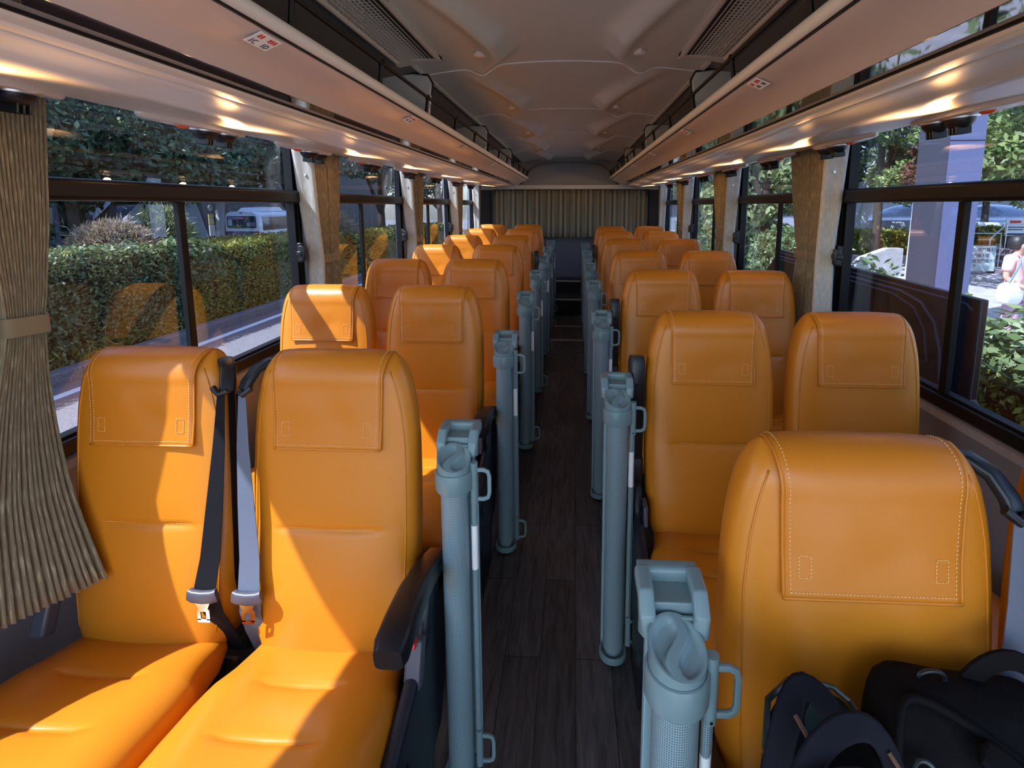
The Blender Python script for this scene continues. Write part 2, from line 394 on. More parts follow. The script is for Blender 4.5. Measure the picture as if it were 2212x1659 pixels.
# header above the windows up to the roof, rack liner and outer roof
def header(s, name):
    prof = [(1.14, 1.589), (1.150, 1.598), (1.175, 1.66), (1.235, 1.712), (1.26, 1.72), (1.26, 1.82), (1.19, 1.92), (1.10, 1.92), (1.15, 1.80), (1.16, 1.72), (1.12, 1.64)]
    return struct(name, MB().loft([[(s*p[0], y, p[1]) for p in prof] for y in (YF, YB)]), M['rackdark'], angle=30)
header(-1, 'trim_1'); header(1, 'trim_2')
for i, s in enumerate((-1, 1)):
    liner = [(.575, 1.895), (.62, 1.893), (.80, 1.86), (1.0, 1.83), (1.12, 1.80), (1.17, 1.74), (1.17, 1.66)]
    mb = MB().grid(lambda u, v: (s*interp(v, [k/6 for k in range(7)], [p[0] for p in liner]), YF+(YB-YF)*u, interp(v, [k/6 for k in range(7)], [p[1] for p in liner])), 4, 24)
    struct('trim_%d' % (i+3), mb, M['rackdark'], solid=.01)
    # thin metal joint line between liner and ceiling
    struct('trim_%d' % (i+5), MB().prism([(s*.570, 1.884), (s*.592, 1.880), (s*.592, 1.900), (s*.570, 1.900)], 'y', 2.1, YB), M['ceiling'], bevel=.004)

# ---- sculpted ceiling
SEAMS = [-.9, .15, 1.20, 2.25, 3.30, 4.35, 5.40, 6.45]
def cusp(x, xr, wd, amp):
    return amp*math.exp(-((abs(x)-xr)/wd)**2)
def ceil_z(x, y):
    ax = abs(x)
    z = 1.937 - .055*(ax/.6)**2
    for k in range(len(SEAMS)-1):
        if SEAMS[k] <= y < SEAMS[k+1]:
            m = (y-SEAMS[k])/(SEAMS[k+1]-SEAMS[k])
            # the lobe edge swings inwards along the module and meets the seam in a cusp
            xr = .40 - .19*math.sin(PI*min(1, m*1.08))**1.2 if m < .78 else .2367+(m-.78)/.22*.09
            xr = interp(m, [0, .12, .35, .6, .78, .9, 1.0], [.42, .40, .31, .235, .225, .27, .33])
            amp = interp(m, [0, .15, .35, .6, .8, .93, 1.0], [.005, .020, .050, .072, .074, .058, .060])
            t = (ax-xr)/.035
            step = 1/(1+math.exp(-t))
            z -= amp*math.exp(-((ax-xr)/.045)**2)*.55 + .5*amp*step*interp(m, [0, .6, 1], [0, 1, .3])*math.exp(-max(0, ax-xr)/.12)
            break
    return z
mb = MB().grid(lambda u, v: ((u-.5)*1.17, YF+(YB-YF)*v, ceil_z((u-.5)*1.17, YF+(YB-YF)*v)), 110, 380)
struct('ceiling', mb, M['ceiling'], angle=180)
# solid roof above it keeps the daylight out
roof = [(-1.26, 1.78), (-1.19, 1.90), (-.9, 1.975), (0, 2.02), (.9, 1.975), (1.19, 1.90), (1.26, 1.78), (1.28, 1.80), (1.2, 1.94), (.9, 2.01), (0, 2.06), (-.9, 2.01), (-1.2, 1.94), (-1.28, 1.80)]
struct('trim_7', MB().loft([[(p[0], y, p[1]) for p in roof] for y in (YF, YB+.1)]), M['whitemetal'], angle=30)
for i, y in enumerate(SEAMS[3:7]):             # raised seam bead between the ceiling mouldings
    pts = [(x, y, ceil_z(x, y-.004)-.001) for x in np.linspace(-.565, .565, 90)]
    struct('trim_%d' % (8+i), MB().tube(pts, .0035, 8), M['lip'])
# ceiling lamp lenses in the hollows
for s in (-1, 1):
    first = None
    for k, y in enumerate([2.04, 3.10, 4.15, 5.20]):
        x = s*.305; sd_ = 'left' if s < 0 else 'right'
        words = ['nearest', 'second nearest', 'third', 'farthest'][k]
        t = thing('ceiling_lamp', 'small pale ceiling lamp lens, %s in the %s row of ceiling hollows' % (words, sd_), 'ceiling lamp', (x, y, ceil_z(x, y)-.001), 0, 'small lamp lenses in the ceiling hollows')
        d = MB().loft([[(a*q, b*q, zz) for a, b in ((0, -.05), (.022, -.012), (.026, .02), (.0, .034), (-.026, .02), (-.022, -.012))] for q, zz in ((1, .004), (1, -.004), (.8, -.008))])
        obj('lens', d, M['lens'], t)
        obj('housing', MB().loft([[(a*q, b*q, zz) for a, b in ((0, -.058), (.026, -.014), (.031, .024), (.0, .041), (-.031, .024), (-.026, -.014))] for q, zz in ((1, .008), (1, .000))]), M['ceiling'], t)

# ---- rear wall, its arch panel, corner trims, steps
struct('wall_rear', MB().box(-1.24, 1.24, YB, YB+.08, -.1, 2.0), M['backwall'])
arch = [(-.62, 1.56), (-.60, 1.66), (-.52, 1.78), (-.40, 1.855), (-.2, 1.885), (.2, 1.885), (.40, 1.855), (.52, 1.78), (.60, 1.66), (.62, 1.56)]
struct('trim_12', MB().prism(arch, 'y', YB-.030, YB+.01), M['rearpanel'], bevel=.02)
struct('trim_18', MB().box(-1.2, 1.2, YB-.012, YB+.01, 1.58, 1.99), M['rearpanel'])
for i, s in enumerate((-1, 1)):
    a, b = sorted((s*1.01, s*1.20)); struct('trim_%d' % (13+i), MB().box(a, b, YB-.05, YB+.01, .6, 1.60), M['corner'], bevel=.01)
struct('trim_15', MB().box(-1.2, 1.2, YB-.06, YB+.01, 1.535, 1.60), M['ceiling'], bevel=.012)
for i, (y, z) in enumerate(((4.68, .0785), (5.20, .0895))):       # floor joint strips
    struct('trim_%d' % (16+i), MB().box(-.15, .15, y-.02, y+.02, z-.01, z+.004), M['nosing'])
st = thing('rear_steps', 'black aisle steps with pale nosing strips at the rear end of the aisle', 'steps', (0, 5.7, .13))
for y0, y1, z1 in ((5.7, 6.2, .274), (6.2, YB, .413)):
    obj('step', MB().box(-.15, .15, y0-5.7, y1-5.7-.002, -.02, z1-.13), M['stepblack'], st)
    obj('nosing', MB().box(-.15, .15, y0-5.7-.006, y0-5.7+.05, z1-.13-.004, z1-.13+.006), M['nosing'], st)
# stub front bulkheads so that the sides end cleanly
# ------------------------------------------------------------------ windows
LEFT_WINDOWS = [(-.36, .90), (1.06, 2.32), (2.48, 3.74), (3.90, 5.16), (5.32, 6.42)]
RIGHT_WINDOWS = [(-.44, .90), (1.07, 2.27), (2.43, 3.62), (3.78, 4.97), (5.13, 6.42)]
def bx(s, x0, x1, *r):
    a, b = sorted((s*x0, s*x1)); return (a, b, *r)
def window(s, y0, y1, n, mull, plain=False):
    fr = MB()
    fr.box(*bx(s, 1.195, 1.245, y0, y1, .712, .750)); fr.box(*bx(s, 1.20, 1.245, y0, y1, 1.70, 1.73))
    for ya, yb in ((y0, y0+.028), (y1-.028, y1)): fr.box(*bx(s, 1.20, 1.245, ya, yb, .712, 1.73))
    w = struct('window_%d' % n, fr, M['frame'], bevel=.004)
    if plain:
        obj('pane', MB().box(*bx(s, 1.219, 1.223, y0+.02, y1-.02, .745, 1.705)), M['glass'], w, smooth=False); return
    lab = tag(obj('rail', MB().box(*bx(s, 1.178, 1.24, y0+.002, y1-.002, 1.343, 1.400)), M['frame'], w, bevel=.012))
    ym = y1-mull
    obj('mullion', MB().box(*bx(s, 1.205, 1.225, ym-.014, ym+.014, .74, 1.345)), M['rubber'], w, bevel=.003)
    tr = MB()
    for q in (.040, .060): tr.box(*bx(s, 1.198, 1.235, y1-q-.006, y1-q+.002, .75, 1.345)); tr.box(*bx(s, 1.198, 1.235, y1-q-.006, y1-q+.002, 1.40, 1.71))
    obj('channel', tr, M['steel'] if False else M['frame'], w)
    obj('pane', MB().box(*bx(s, 1.219, 1.223, y0+.02, y1-.02, 1.395, 1.705)), M['glass'], w, smooth=False)
    obj('pane', MB().box(*bx(s, 1.214, 1.218, ym-.01, y1-.02, .745, 1.345)), M['glass'], w, smooth=False)
    obj('pane', MB().box(*bx(s, 1.226, 1.230, y0+.02, ym+.01, .745, 1.345)), M['glass'], w, smooth=False)
    lt = MB(); yc = y1-.052; zc = 1.12
    lt.obox((s*1.187, yc, zc), .012, .014, .045); lt.obox((s*1.165, yc-.03, zc), .012, .030, .011)
    lt.cyl((0, 0), .0, 0, 0)
    obj('latch', lt, M['black'], w, bevel=.005)
    kb = MB().tube([(s*1.150, yc-.045, zc-.032), (s*1.150, yc-.045, zc+.032)], [.010, .010], 10)
    kb.obox((s*1.158, yc-.045, zc), .010, .010, .034)
    obj('knob', kb, M['black'], w, bevel=.004)
    obj('seal', MB().box(*bx(s, 1.21, 1.24, y0+.02, y1-.02, .748, .758)), M['rubber'], w)
n = 1
for s, lst, mull in ((-1, LEFT_WINDOWS, .72), (1, RIGHT_WINDOWS, .69)):
    for (a, b) in lst:
        window(s, a, b, n, mull, s < 0 and b < 1); n += 1
def pillars(s, lst, base):
    ed = [(YF, lst[0][0])]+[(lst[i][1], lst[i+1][0]) for i in range(len(lst)-1)]+[(lst[-1][1], YB)]
    for i, (a, b) in enumerate(ed):
        prof = [(1.26, a+.002), (1.195, a+.002), (1.180, a+.02), (1.174, (a+b)/2), (1.180, b-.02), (1.195, b-.002), (1.26, b-.002)]
        mb = MB().loft([[(s*p[0], p[1], z) for p in prof] for z in (.700, 1.73)])
        struct('trim_%d' % (base+i), mb, M['pillar'], bevel=.0)
pillars(-1, LEFT_WINDOWS, 20); pillars(1, RIGHT_WINDOWS, 30)

# ------------------------------------------------------------------ overhead racks
def rack(s):
    side = 'left' if s < 0 else 'right'
    t = thing('luggage_rack', 'long overhead luggage rack with pale rounded lip and glossy underside along the %s wall' % side, 'luggage rack', (s*.85, 2.8, 1.6))
    def P(x, y, z): return (s*x-s*.85, y-2.8, z-1.6)
    y0, y1 = YF, YB-.06
    def strip(name, prof, m, y0=y0, y1=y1, ang=60, closed=False, parent=t, end=0):
        # the rack tapers off in a rounded end at the rear
        rings = []
        for y in list(np.linspace(y0, y1-.3, 14))+list(y1-.3+.3*np.sin(np.linspace(.2, PI/2, 6))):
            e = max(0, (y-(y1-.3))/.3); k = 1-math.sqrt(max(0, 1-e*e))
            rings.append([P(x+k*max(0, .80-x)*.45, y, z+0*k) for x, z in prof])
        return obj(name, MB().loft(rings, cap=closed, closed=closed), m, parent, angle=ang)
    lip = [(.512, 1.652), (.497, 1.650), (.488, 1.658), (.487, 1.668), (.492, 1.678), (.504, 1.685), (.525, 1.686), (.545, 1.680), (.545, 1.660)]
    strip('lip', lip, M['lip'], closed=True)
    sh = [(.500, 1.6495), (.508, 1.643), (.53, 1.636), (.56, 1.629), (.585, 1.618), (.605, 1.603), (.617, 1.5915)]
    strip('underside', sh+[(.66, 1.62), (.56, 1.655), (.51, 1.660)], M['under'], closed=True)
    strip('seam', [(.4965, 1.6500), (.4975, 1.6455), (.503, 1.6465), (.502, 1.6505)], M['rubber'], closed=True)
    strip('mirror_strip', [(.617, 1.5915), (.6175, 1.5905), (.686, 1.5890), (.69, 1.600), (.62, 1.61)], M['gloss'], closed=True)
    strip('edge_line', [(.6835, 1.5892), (.6835, 1.5862), (.6890, 1.5862), (.6890, 1.5892)], M['rubber'], closed=True)
    strip('tray', [(.53, 1.680), (.56, 1.664), (1.15, 1.640), (1.15, 1.625), (.56, 1.650)], M['rackdark'], closed=True)
    pan = [(.6885, 1.588), (.690, 1.580), (.697, 1.5735), (.712, 1.5710), (.728, 1.5715), (.732, 1.5700), (.755, 1.5685), (.780, 1.5650), (.800, 1.5600), (.812, 1.5550), (.822, 1.5520), (.834, 1.5505), (.848, 1.5510), (.862, 1.5530), (.90, 1.5560), (.96, 1.5605), (1.02, 1.5655), (1.08, 1.5735), (1.12, 1.5820), (1.142, 1.5900),
           (1.16, 1.61), (.95, 1.60), (.70, 1.60)]
    strip('service_panel', pan, M['panel'], closed=True, ang=22)
    return t
racks = [rack(-1), rack(1)]

# net bars on posts above each lip
for s in (-1, 1):
    side = 'left' if s < 0 else 'right'
    t = thing('rack_rail', 'thin black guard rail on short posts above the %s luggage rack lip' % side, 'guard rail', (s*.50, 2.8, 1.68))
    sag = lambda y: 1.742
    obj('bar', MB().tube([(0, y-2.8, sag(y)-1.68) for y in np.linspace(YF, 6.42, 30)], .0060, 8), M['rubber'], t)
    for k in range(12):
        y = 1.05+.475*k
        p = MB().tube([(s*.012, y-2.8+.012, .004), (s*.006, y-2.8+.004, .03), (0, y-2.8, .062)], [.0085, .0062, .0070], 8)
        p.lathe((0, y-2.8, .062), [(0, -.010), (.008, -.008), (.010, 0), (.008, .008), (0, .010)], 10)
        obj('post', p, M['rubber'], t)
    for k, y in enumerate((.72, 2.22, 3.62, 5.02)):
        if k == 0: continue
        d = thing('rack_divider', 'grey rounded upright divider panel in the %s luggage rack, %s from the camera' % (side, ['', 'nearest', 'second', 'farthest'][k]), 'rack divider', (s*.86, y, 1.66), 0, 'rounded divider panels in the luggage racks')
        po = [(-.30, .02), (-.312, .13), (-.318, .18), (-.300, .212), (-.24, .222), (.0, .205), (.16, .175), (.235, .14), (.26, .06), (.26, 0)]
        body = MB().prism([(-s*0 + s*p, q) for p, q in po], 'y', -.012, .012)
        obj('panel', body, M['divider'], d, bevel=.004)
        ed = MB().tube([(s*p*1.012, 0, q*1.02+.002) for p, q in po[1:9]], .0042, 8)
        obj('edge_trim', ed, M['black'], d)
        obj('side_panel', MB().prism([(s*p, q) for p, q in [(-.05, .01), (-.05, .198), (.0, .198), (.14, .172), (.22, .135), (.25, .06), (.25, .01)]], 'y', -.017, -.011), M['divider'], d, bevel=.002)

# seat-number stickers under the lips
def sticker(s, y, l1, l2, label, txt=None):
    t = thing('seat_number_sticker', label, 'sticker', (s*.520, y, 1.6375), 0, 'seat number stickers under the luggage rack lips')
    R = Euler((0, 0, 0)).to_matrix()
    slope = math.atan2(.020, .05)
    # plate lies in the sloping underside; local u runs along the bus, w towards the lip
    def P(u, w, d=.0):   # u along y, w across from lip outwards
        return (s*(w*math.cos(slope)-d*math.sin(slope)*0), u, -w*math.sin(slope)-d)
    c = [(-.034, -.018), (.034, -.018), (.034, .020), (-.034, .020)]
    mb = MB().add([P(u, w, .0022) for u, w in c]+[P(u, w, .0032) for u, w in c], [(0, 1, 2, 3), (7, 6, 5, 4), (0, 4, 5, 1), (1, 5, 6, 2), (2, 6, 7, 3), (3, 7, 4, 0)])
    obj('plate', mb, M['tag'], t, smooth=False)
    mr = MB()
    sg = 1 if s < 0 else -1
    for u0, cnt in ((-.019, 2), (.016, 3)):
        for k in range(cnt):
            u = sg*(u0+(k-(cnt-1)/2)*.0085); q = [(u-.0028, -.013), (u+.0028, -.013), (u+.0028, -.003), (u-.0028, -.003)]
            mr.add([P(a, b, .0035) for a, b in q]+[P(a, b, .0039) for a, b in q], [(0, 1, 2, 3), (7, 6, 5, 4), (0, 4, 5, 1), (1, 5, 6, 2), (2, 6, 7, 3), (3, 7, 4, 0)])
    obj('red_mark', mr, M['signred'], t, smooth=False)
    if txt:
        for k, b in enumerate(txt):
            u = (-.019, .016)[k]
            # text local x -> +y of bus (seen from the aisle looking up-left)
            ex = Vector((0, sg*1.0, 0)); ey = Vector((-s*math.cos(slope), 0, math.sin(slope))); ez = ex.cross(ey)
            mtx = Matrix((ex, ey, ez)).transposed().to_4x4()
            o = text('number', b, .017, (0, 0, 0), (0, 0, 0), M['signdark'], t, 'CENTER', .0003)
            o.matrix_local = Matrix.Translation(Vector(P(sg*u, .010, .0040))) @ mtx
    else:
        mk = MB()
        for u0 in (-.018, .014):
            for k in range(2):
                u = sg*(u0+k*.009); q = [(u-.0026, .003), (u+.0026, .003), (u+.0026, .013), (u-.0026, .013)]
                mk.add([P(a, b, .0035) for a, b in q]+[P(a, b, .0039) for a, b in q], [(0, 1, 2, 3), (7, 6, 5, 4), (0, 4, 5, 1), (1, 5, 6, 2), (2, 6, 7, 3), (3, 7, 4, 0)])
        obj('dark_mark', mk, M['signdark'], t, smooth=False)
    return t
sticker(-1, .975, 0, 0, 'white seat number sticker reading 1C 1D, nearest under the left rack lip', ('1C', '1D'))
for k, y in enumerate((1.84, 2.72, 3.75)):
    sticker(-1, y, 0, 0, 'small white seat sticker under the left rack lip, %s after the one reading 1C 1D' % ['first', 'second', 'third'][k])
for k, y in enumerate((1.36, 2.20, 3.10, 4.0)):
    sticker(1, y, 0, 0, 'small white seat sticker under the right rack lip, %s' % ['nearest to the camera', 'second from the camera', 'third from the camera', 'farthest from the camera'][k])

# ------------------------------------------------------------------ ceiling air grilles
def grille(s):
    side = 'left' if s < 0 else 'right'
    y0, y1 = -.4, 2.06; xa, xb = .455, .628
    def zt(x): return interp(x, [.455, .58, .63], [1.905, 1.893, 1.885])-.012
    t = thing('air_grille', 'long air-conditioning grille with fine mesh on the %s side of the ceiling' % side, 'air grille', (s*.54, y0, 1.88))
    def P(x, y, z): return (s*x-s*.54, y-y0, z-1.88)
    fr = MB()
    for a, b in ((xa, xa+.022), (xb-.018, xb)):
        fr.loft([[P(a, y, zt(a)+.02), P(a, y, zt(a)-.004), P((a+b)/2, y, zt(a)-.010), P(b, y, zt(b)-.004), P(b, y, zt(b)+.02)] for y in (y0, y1-.02, y1)])
    for a, b in ((y1-.05, y1+.004), (y0, y0+.03)):
        fr.loft([[P(x, a, zt(x)+.02), P(x, a, zt(x)-.005), P(x, (a+b)/2, zt(x)-.010), P(x, b, zt(x)-.005), P(x, b, zt(x)+.02)] for x in np.linspace(xa, xb, 6)])
    obj('frame', fr, M['grille'], t, bevel=.003)
    obj('duct', MB().box(*sorted((P(xa+.01, 0, 0)[0], P(xb-.01, 0, 0)[0])), 0, y1-y0-.02, .006, .012), M['void'], t)
    g = MB()
    nx = 10
    for k in range(1, nx):
        x = xa+.02+(xb-.018-xa-.02)*k/nx; p = P(x, 0, zt(x)); g.box(p[0]-.0024, p[0]+.0024, .02, y1-y0-.04, p[2]-.004, p[2]+.006)
    k = y0+.04
    while k < y1-.05:
        a, b = P(xa+.018, k, zt(xa+.018)), P(xb-.014, k, zt(xb-.014))
        g.add([(a[0], a[1], a[2]-.002), (b[0], b[1], b[2]-.002), (b[0], b[1]+.0045, b[2]-.002), (a[0], a[1]+.0045, a[2]-.002),
               (a[0], a[1]+.004, a[2]+.008), (b[0], b[1]+.004, b[2]+.008), (b[0], b[1]+.0085, b[2]+.008), (a[0], a[1]+.0085, a[2]+.008)],
              [(0, 1, 2, 3), (7, 6, 5, 4), (0, 4, 5, 1), (1, 5, 6, 2), (2, 6, 7, 3), (3, 7, 4, 0)])
        k += .0205
    o = obj('slats', g, M['grille'], t, smooth=False)
    for j, yy in enumerate((.6, 1.42)):
        p = P(xa-.004, yy, zt(xa)); obj('clip', MB().box(p[0]-.006, p[0]+.006, p[1]-.05, p[1]+.05, p[2]-.008, p[2]+.004), M['grille'], t, bevel=.003)
grille(-1); grille(1)

# ------------------------------------------------------------------ service units over the seats
def make_unit():
    t = thing('service_unit', '', 'service unit')
    L_, Wd = .215, .055
    def lens(sc, z):
        return [(Wd*sc*math.sin(a)*abs(math.sin(a))**.3, L_*(sc if sc < 1 else 1)*math.cos(a), z) for a in np.linspace(0, 2*PI, 48, endpoint=False)]
    obj('panel', MB().loft([lens(1.0, .012), lens(1.0, -.006), lens(.97, -.011), lens(.90, -.013)]), M['panel'], t)
    obj('gap', MB().loft([lens(1.02, .006), lens(1.02, .0005)]), M['rubber'], t)
    for i, yy in enumerate((.030, .115)):
        nz = obj('air_nozzle', MB().lathe((0, yy, -.012), [(.036, .004), (.036, -.004), (.033, -.014), (.025, -.024), (.012, -.030), (0.001, -.031)], 20), M['black'], t)
        obj('nozzle_ring', MB().lathe((0, yy, -.013), [(.041, .004), (.0415, .000), (.040, -.004), (.0360, -.0045), (.0350, .002)], 20), M['steel'], nz)
        fin = MB()
        for q in (-.012, .0, .012): fin.obox((0, yy+q, -.040), .020, .0024, .016)
        obj('fin', fin, M['black'], nz, bevel=.002)
    obj('call_button', MB().lathe((0, -.06, -.012), [(.017, .003), (.017, -.003), (.011, -.008), (.001, -.009)], 18), M['orange_button'], t)
    obj('reading_lamp', MB().lathe((0, -.115, -.010), [(.020, .003), (.020, -.002), (.014, -.004), (.001, -.005)], 18), M['lens'], t)
    return t
u0 = make_unit(); index_kids()
UL = [.88, 1.49, 2.10, 2.72, 3.38, 4.05, 4.75, 5.45]; UR = [1.37, 1.98, 2.60, 3.25, 3.92, 4.6, 5.3]
ordn = ['nearest', 'second', 'third', 'fourth', 'fifth', 'sixth', 'seventh', 'eighth']
first = True
for s, ys in ((-1, UL), (1, UR)):
    for k, y in enumerate(ys):
        o = u0 if first else dup(u0); first = False
        o.location = (s*1.045, y, 1.5685); o.rotation_euler = (0, -s*.10, 0)
        tag(o, 'service panel with black nozzles above the %s windows, %s from the camera' % ('left' if s < 0 else 'right', ordn[k]), 'service unit', 'service panels above the windows')
# added warm lamps that imitate the reflected glints on the service panels
ml = MB().lathe((0, 0, 0), [(.007, .004), (.007, -.002), (.005, -.004), (.001, -.005)], 14)
glint_lens_mesh = ml.mesh('glint_lamp_lens'); ring_mesh = MB().lathe((0, 0, 0), [(.0105, .004), (.0105, -.001), (.0085, -.003), (.0072, -.0005)], 16).mesh('glint_lamp_ring')
glint_lens_mesh.materials.append(M['glint_lens']); ring_mesh.materials.append(M['steel'])
pl = bpy.data.lights.new('added_glint_light', 'SPOT'); pl.energy = 5.5; pl.spot_size = math.radians(150); pl.spot_blend = 1.0; pl.color = (1, .50, .18); pl.shadow_soft_size = .022  # added uplight that throws a warm glint onto the panel
for s, ys in ((-1, [.80, 1.50, 2.32, 3.10, 3.98, 4.75, 5.70]), (1, [1.33, 2.08, 2.85, 3.66, 4.40, 5.05, 5.80])):
    for k, y in enumerate(ys):
        t = thing('added_glint_lamp', 'added warm lamp imitating a glint on the %s service panel, %s from the camera' % ('left' if s < 0 else 'right', ordn[k]), 'lamp', (s*.930, y, 1.560), 0, 'added lamps imitating glints along the service panels')
        for nm, me in (('lens', glint_lens_mesh), ('ring', ring_mesh)):
            o = bpy.data.objects.new(nm, me); COL.objects.link(o); o.parent = t
        lo = bpy.data.objects.new('glow', pl); COL.objects.link(lo); lo.parent = t; lo.location = (s*.015, 0, -.042); lo.rotation_euler = Vector((-s*.80, 0, .60)).to_track_quat('-Z', 'Y').to_euler()

# ------------------------------------------------------------------ seats
ZT = .985                                     # top of the backrest above the floor
def bw(z): return interp(z, [.33, .37, .45, .58, .72, .80, .86, .90, .93, .955, .972, .985], [.160, .174, .181, .185, .185, .183, .178, .171, .163, .153, .143, .132])
def bd(z):
    base = interp(z, [.33, .45, .62, .80, .90], [.074, .070, .058, .052, .052])
    t = (z-(ZT-.052))/.052
    return base*math.sqrt(max(0, 1-t*t)) if t > 0 else base
def bc(z): return interp(z, [.33, .45, .62, .80, .93, 1.0], [-.062, -.050, -.030, -.012, 0, .004])
def front(z): return bc(z)-bd(z)
ZS = .615                                     # the stitched crease
def backrest_mb():
    n = 72; zs = list(np.linspace(.335, .58, 14))+[.590, .600, .606, .611, .615, .619, .624, .630, .640]+list(np.linspace(.655, .93, 15))+list(ZT-.052+.052*np.sin(np.linspace(.08, PI/2-.12, 9)))
    rings = []
    for z in zs:
        w, d, c = bw(z), bd(z), bc(z); e = 2/3.4; ring = []
        for k in range(n):
            a = 2*PI*k/n; ca, sa = math.cos(a), math.sin(a)
            x = w*math.copysign(abs(ca)**e, ca); y = c+d*math.copysign(abs(sa)**e, sa)
            if sa < 0:
                q = max(0, 1-(x/.118)**6) if abs(x) < .118 else 0
                y += .0055*math.exp(-((z-ZS)/.005)**2)*q + .003*math.exp(-((z-ZS)/.03)**2)*q
                y += .006*math.exp(-(x/.11)**2)*math.exp(-((z-.50)/.10)**2)*-1
            ring.append((x, y, z))
        rings.append(ring)
    # roll the lower edge in
    lo = [(x*.93, bc(.33)+(y-bc(.335))*.80, .322) for x, y, z in rings[0]]
    return MB().loft([lo]+rings)
def cover_path():
    pts = [(front(z)-.0045, z) for z in np.linspace(.790, .925, 9)]
    c = bc(.93); r = .0575
    for a in np.linspace(0, PI, 15): pts.append((c-r*math.cos(a), ZT-.052+r*.98*math.sin(a)+.001))
    for z in np.linspace(.92, .84, 4): pts.append((bc(z)+bd(z)+.005, z))
    return pts
CP = cover_path()
cl = [0]
for a, b in zip(CP, CP[1:]): cl.append(cl[-1]+math.hypot(a[0]-b[0], a[1]-b[1]))
def cov_point(u, v, off=0):
    """u in -1..1 across, v = distance along the cover from the front hem"""
    y = interp(v, cl, [p[0] for p in CP]); z = interp(v, cl, [p[1] for p in CP])
    y2 = interp(v+.004, cl, [p[0] for p in CP]); z2 = interp(v+.004, cl, [p[1] for p in CP])
    d = math.hypot(y2-y, z2-z) or 1; ny, nz = -(z2-z)/d, (y2-y)/d
    hw = interp(v, [0, .05, .15, .22, .5], [.1155, .1165, .119, .124, .126])
    k = -.0055*abs(u)**4 if v > .06 else -.0055*abs(u)**4*(v/.06)
    dent = -.003*math.exp(-((u-.25)/.3)**2-((v-.06)/.03)**2)+.0018*math.exp(-((u+.35)/.25)**2-((v-.09)/.03)**2)
    return (u*hw, y+ny*(off+k+dent), z+nz*(off+k+dent))
def cover_mb():
    mb = MB().grid(lambda u, v: cov_point(2*u-1, v*cl[-1]), 24, 60); return mb
def make_seat_meshes():
    D = {}
    D['backrest'] = backrest_mb().mesh('backrest'); D['backrest'].materials.append(M['leather'])
    # cushion
    rings = []; n = 64
    ys = [-.085, -.09, -.10, -.12, -.15, -.18, -.205, -.214, -.219, -.223, -.227, -.232, -.245, -.27, -.30, -.325, -.334, -.339, -.343, -.347, -.352, -.362, -.39, -.42, -.46, -.50, -.54, -.57, -.59, -.60, -.605]
    for y in ys:
        t = -y
        w = interp(t, [.085, .12, .17, .19, .22, .26, .40, .54, .59, .605], [.162, .168, .172, .178, .190, .1945, .1960, .192, .182, .165])
        top = interp(t, [.085, .10, .15, .25, .35, .45, .53, .58, .605], [.345, .362, .374, .392, .408, .420, .418, .400, .365])
        bot = interp(t, [.085, .12, .5, .605], [.30, .27, .27, .33]); c = (top+bot)/2; h = (top-bot)/2; ring = []
        for k in range(n):
            a = 2*PI*k/n; ca, sa = math.cos(a), math.sin(a); e = 2/4.2
            x = w*math.copysign(abs(ca)**e, ca); z = c+h*math.copysign(abs(sa)**e, sa)
            if sa > 0:
                for yc, xw in ((-.223, .085), (-.343, .095)):
                    q = max(0, 1-(x/xw)**8) if abs(x) < xw else 0
                    z -= (.0055*math.exp(-((y-yc)/.005)**2)+.005*math.exp(-((y-yc)/.035)**2))*q
                z += .006*math.exp(-((abs(x)-.14)/.05)**2)*min(1, (t-.08)/.15)-.004*math.exp(-(x/.08)**2)
            ring.append((x, y, z))
        rings.append(ring)
    D['cushion'] = MB().loft(rings).mesh('cushion'); D['cushion'].materials.append(M['leather'])
    # pipings
    pp = MB()
    for s in (-1, 1):
        pts = []
        for z in np.linspace(.38, .955, 26):
            w, d, c = bw(z), bd(z), bc(z); x = w*interp(z, [.38, .8, .955], [.90, .885, .86]); y = c-d*(1-(x/w)**3.4)**(1/3.4)
            pts.append((s*x, y-.0005, z))
        pp.tube(pts, .0017, 6)
    D['piping'] = pp.mesh('piping'); D['piping'].materials.append(M['leather'])
    # stitches
    sti = MB()
    def dash(p, q, th=.0007):
        p, q = Vector(p), Vector(q); d = (q-p); l = d.length/2; d.normalize()
        sti.tube([p, q], th, 4)
    v = .008
    while v < .30:
        for u in (-.925, .925): dash(cov_point(u, v, .0028), cov_point(u, v+.0030, .0028))
        v += .0058
    u = -.92
    while u < .92:
        dash(cov_point(u, .010, .0028), cov_point(u+.022, .010, .0028)); u += .041
    for s in (-1, 1):
        for k in range(4):
            for vv in (.030, .060): dash(cov_point(s*(.70+k*.033), vv, .0028), cov_point(s*(.70+k*.033+.018), vv, .0028))
        for k in range(6):
            for uu in (.695, .83): dash(cov_point(s*uu, .031+k*.005, .0028), cov_point(s*uu, .031+k*.005+.0028, .0028))
    D['stitching'] = sti.mesh('stitching'); D['stitching'].materials.append(M['thread'])
    sti = MB()
    x = -.11
    while x < .11:
        yb = front(ZS)+.0068; sti.tube([(x, yb, ZS+.002), (x+.0032, yb, ZS+.002)], .0007, 4); x += .0058
    D['crease_stitching'] = sti.mesh('crease_stitching'); D['crease_stitching'].materials.append(M['thread'])
    c = cover_mb().mesh('headrest_cover'); c.materials.append(M['leather_cover']); D['cover'] = c
    hem = MB()
    hem.tube([cov_point(u, .0015, .0010) for u in np.linspace(-1, 1, 16)], .0028, 8)
    for sgn in (-1, 1): hem.tube([cov_point(sgn, v, .0008) for v in np.linspace(0, cl[-1]*.62, 30)], .0023, 8)
    D['hem'] = hem.mesh('hem'); D['hem'].materials.append(M['leather_cover'])
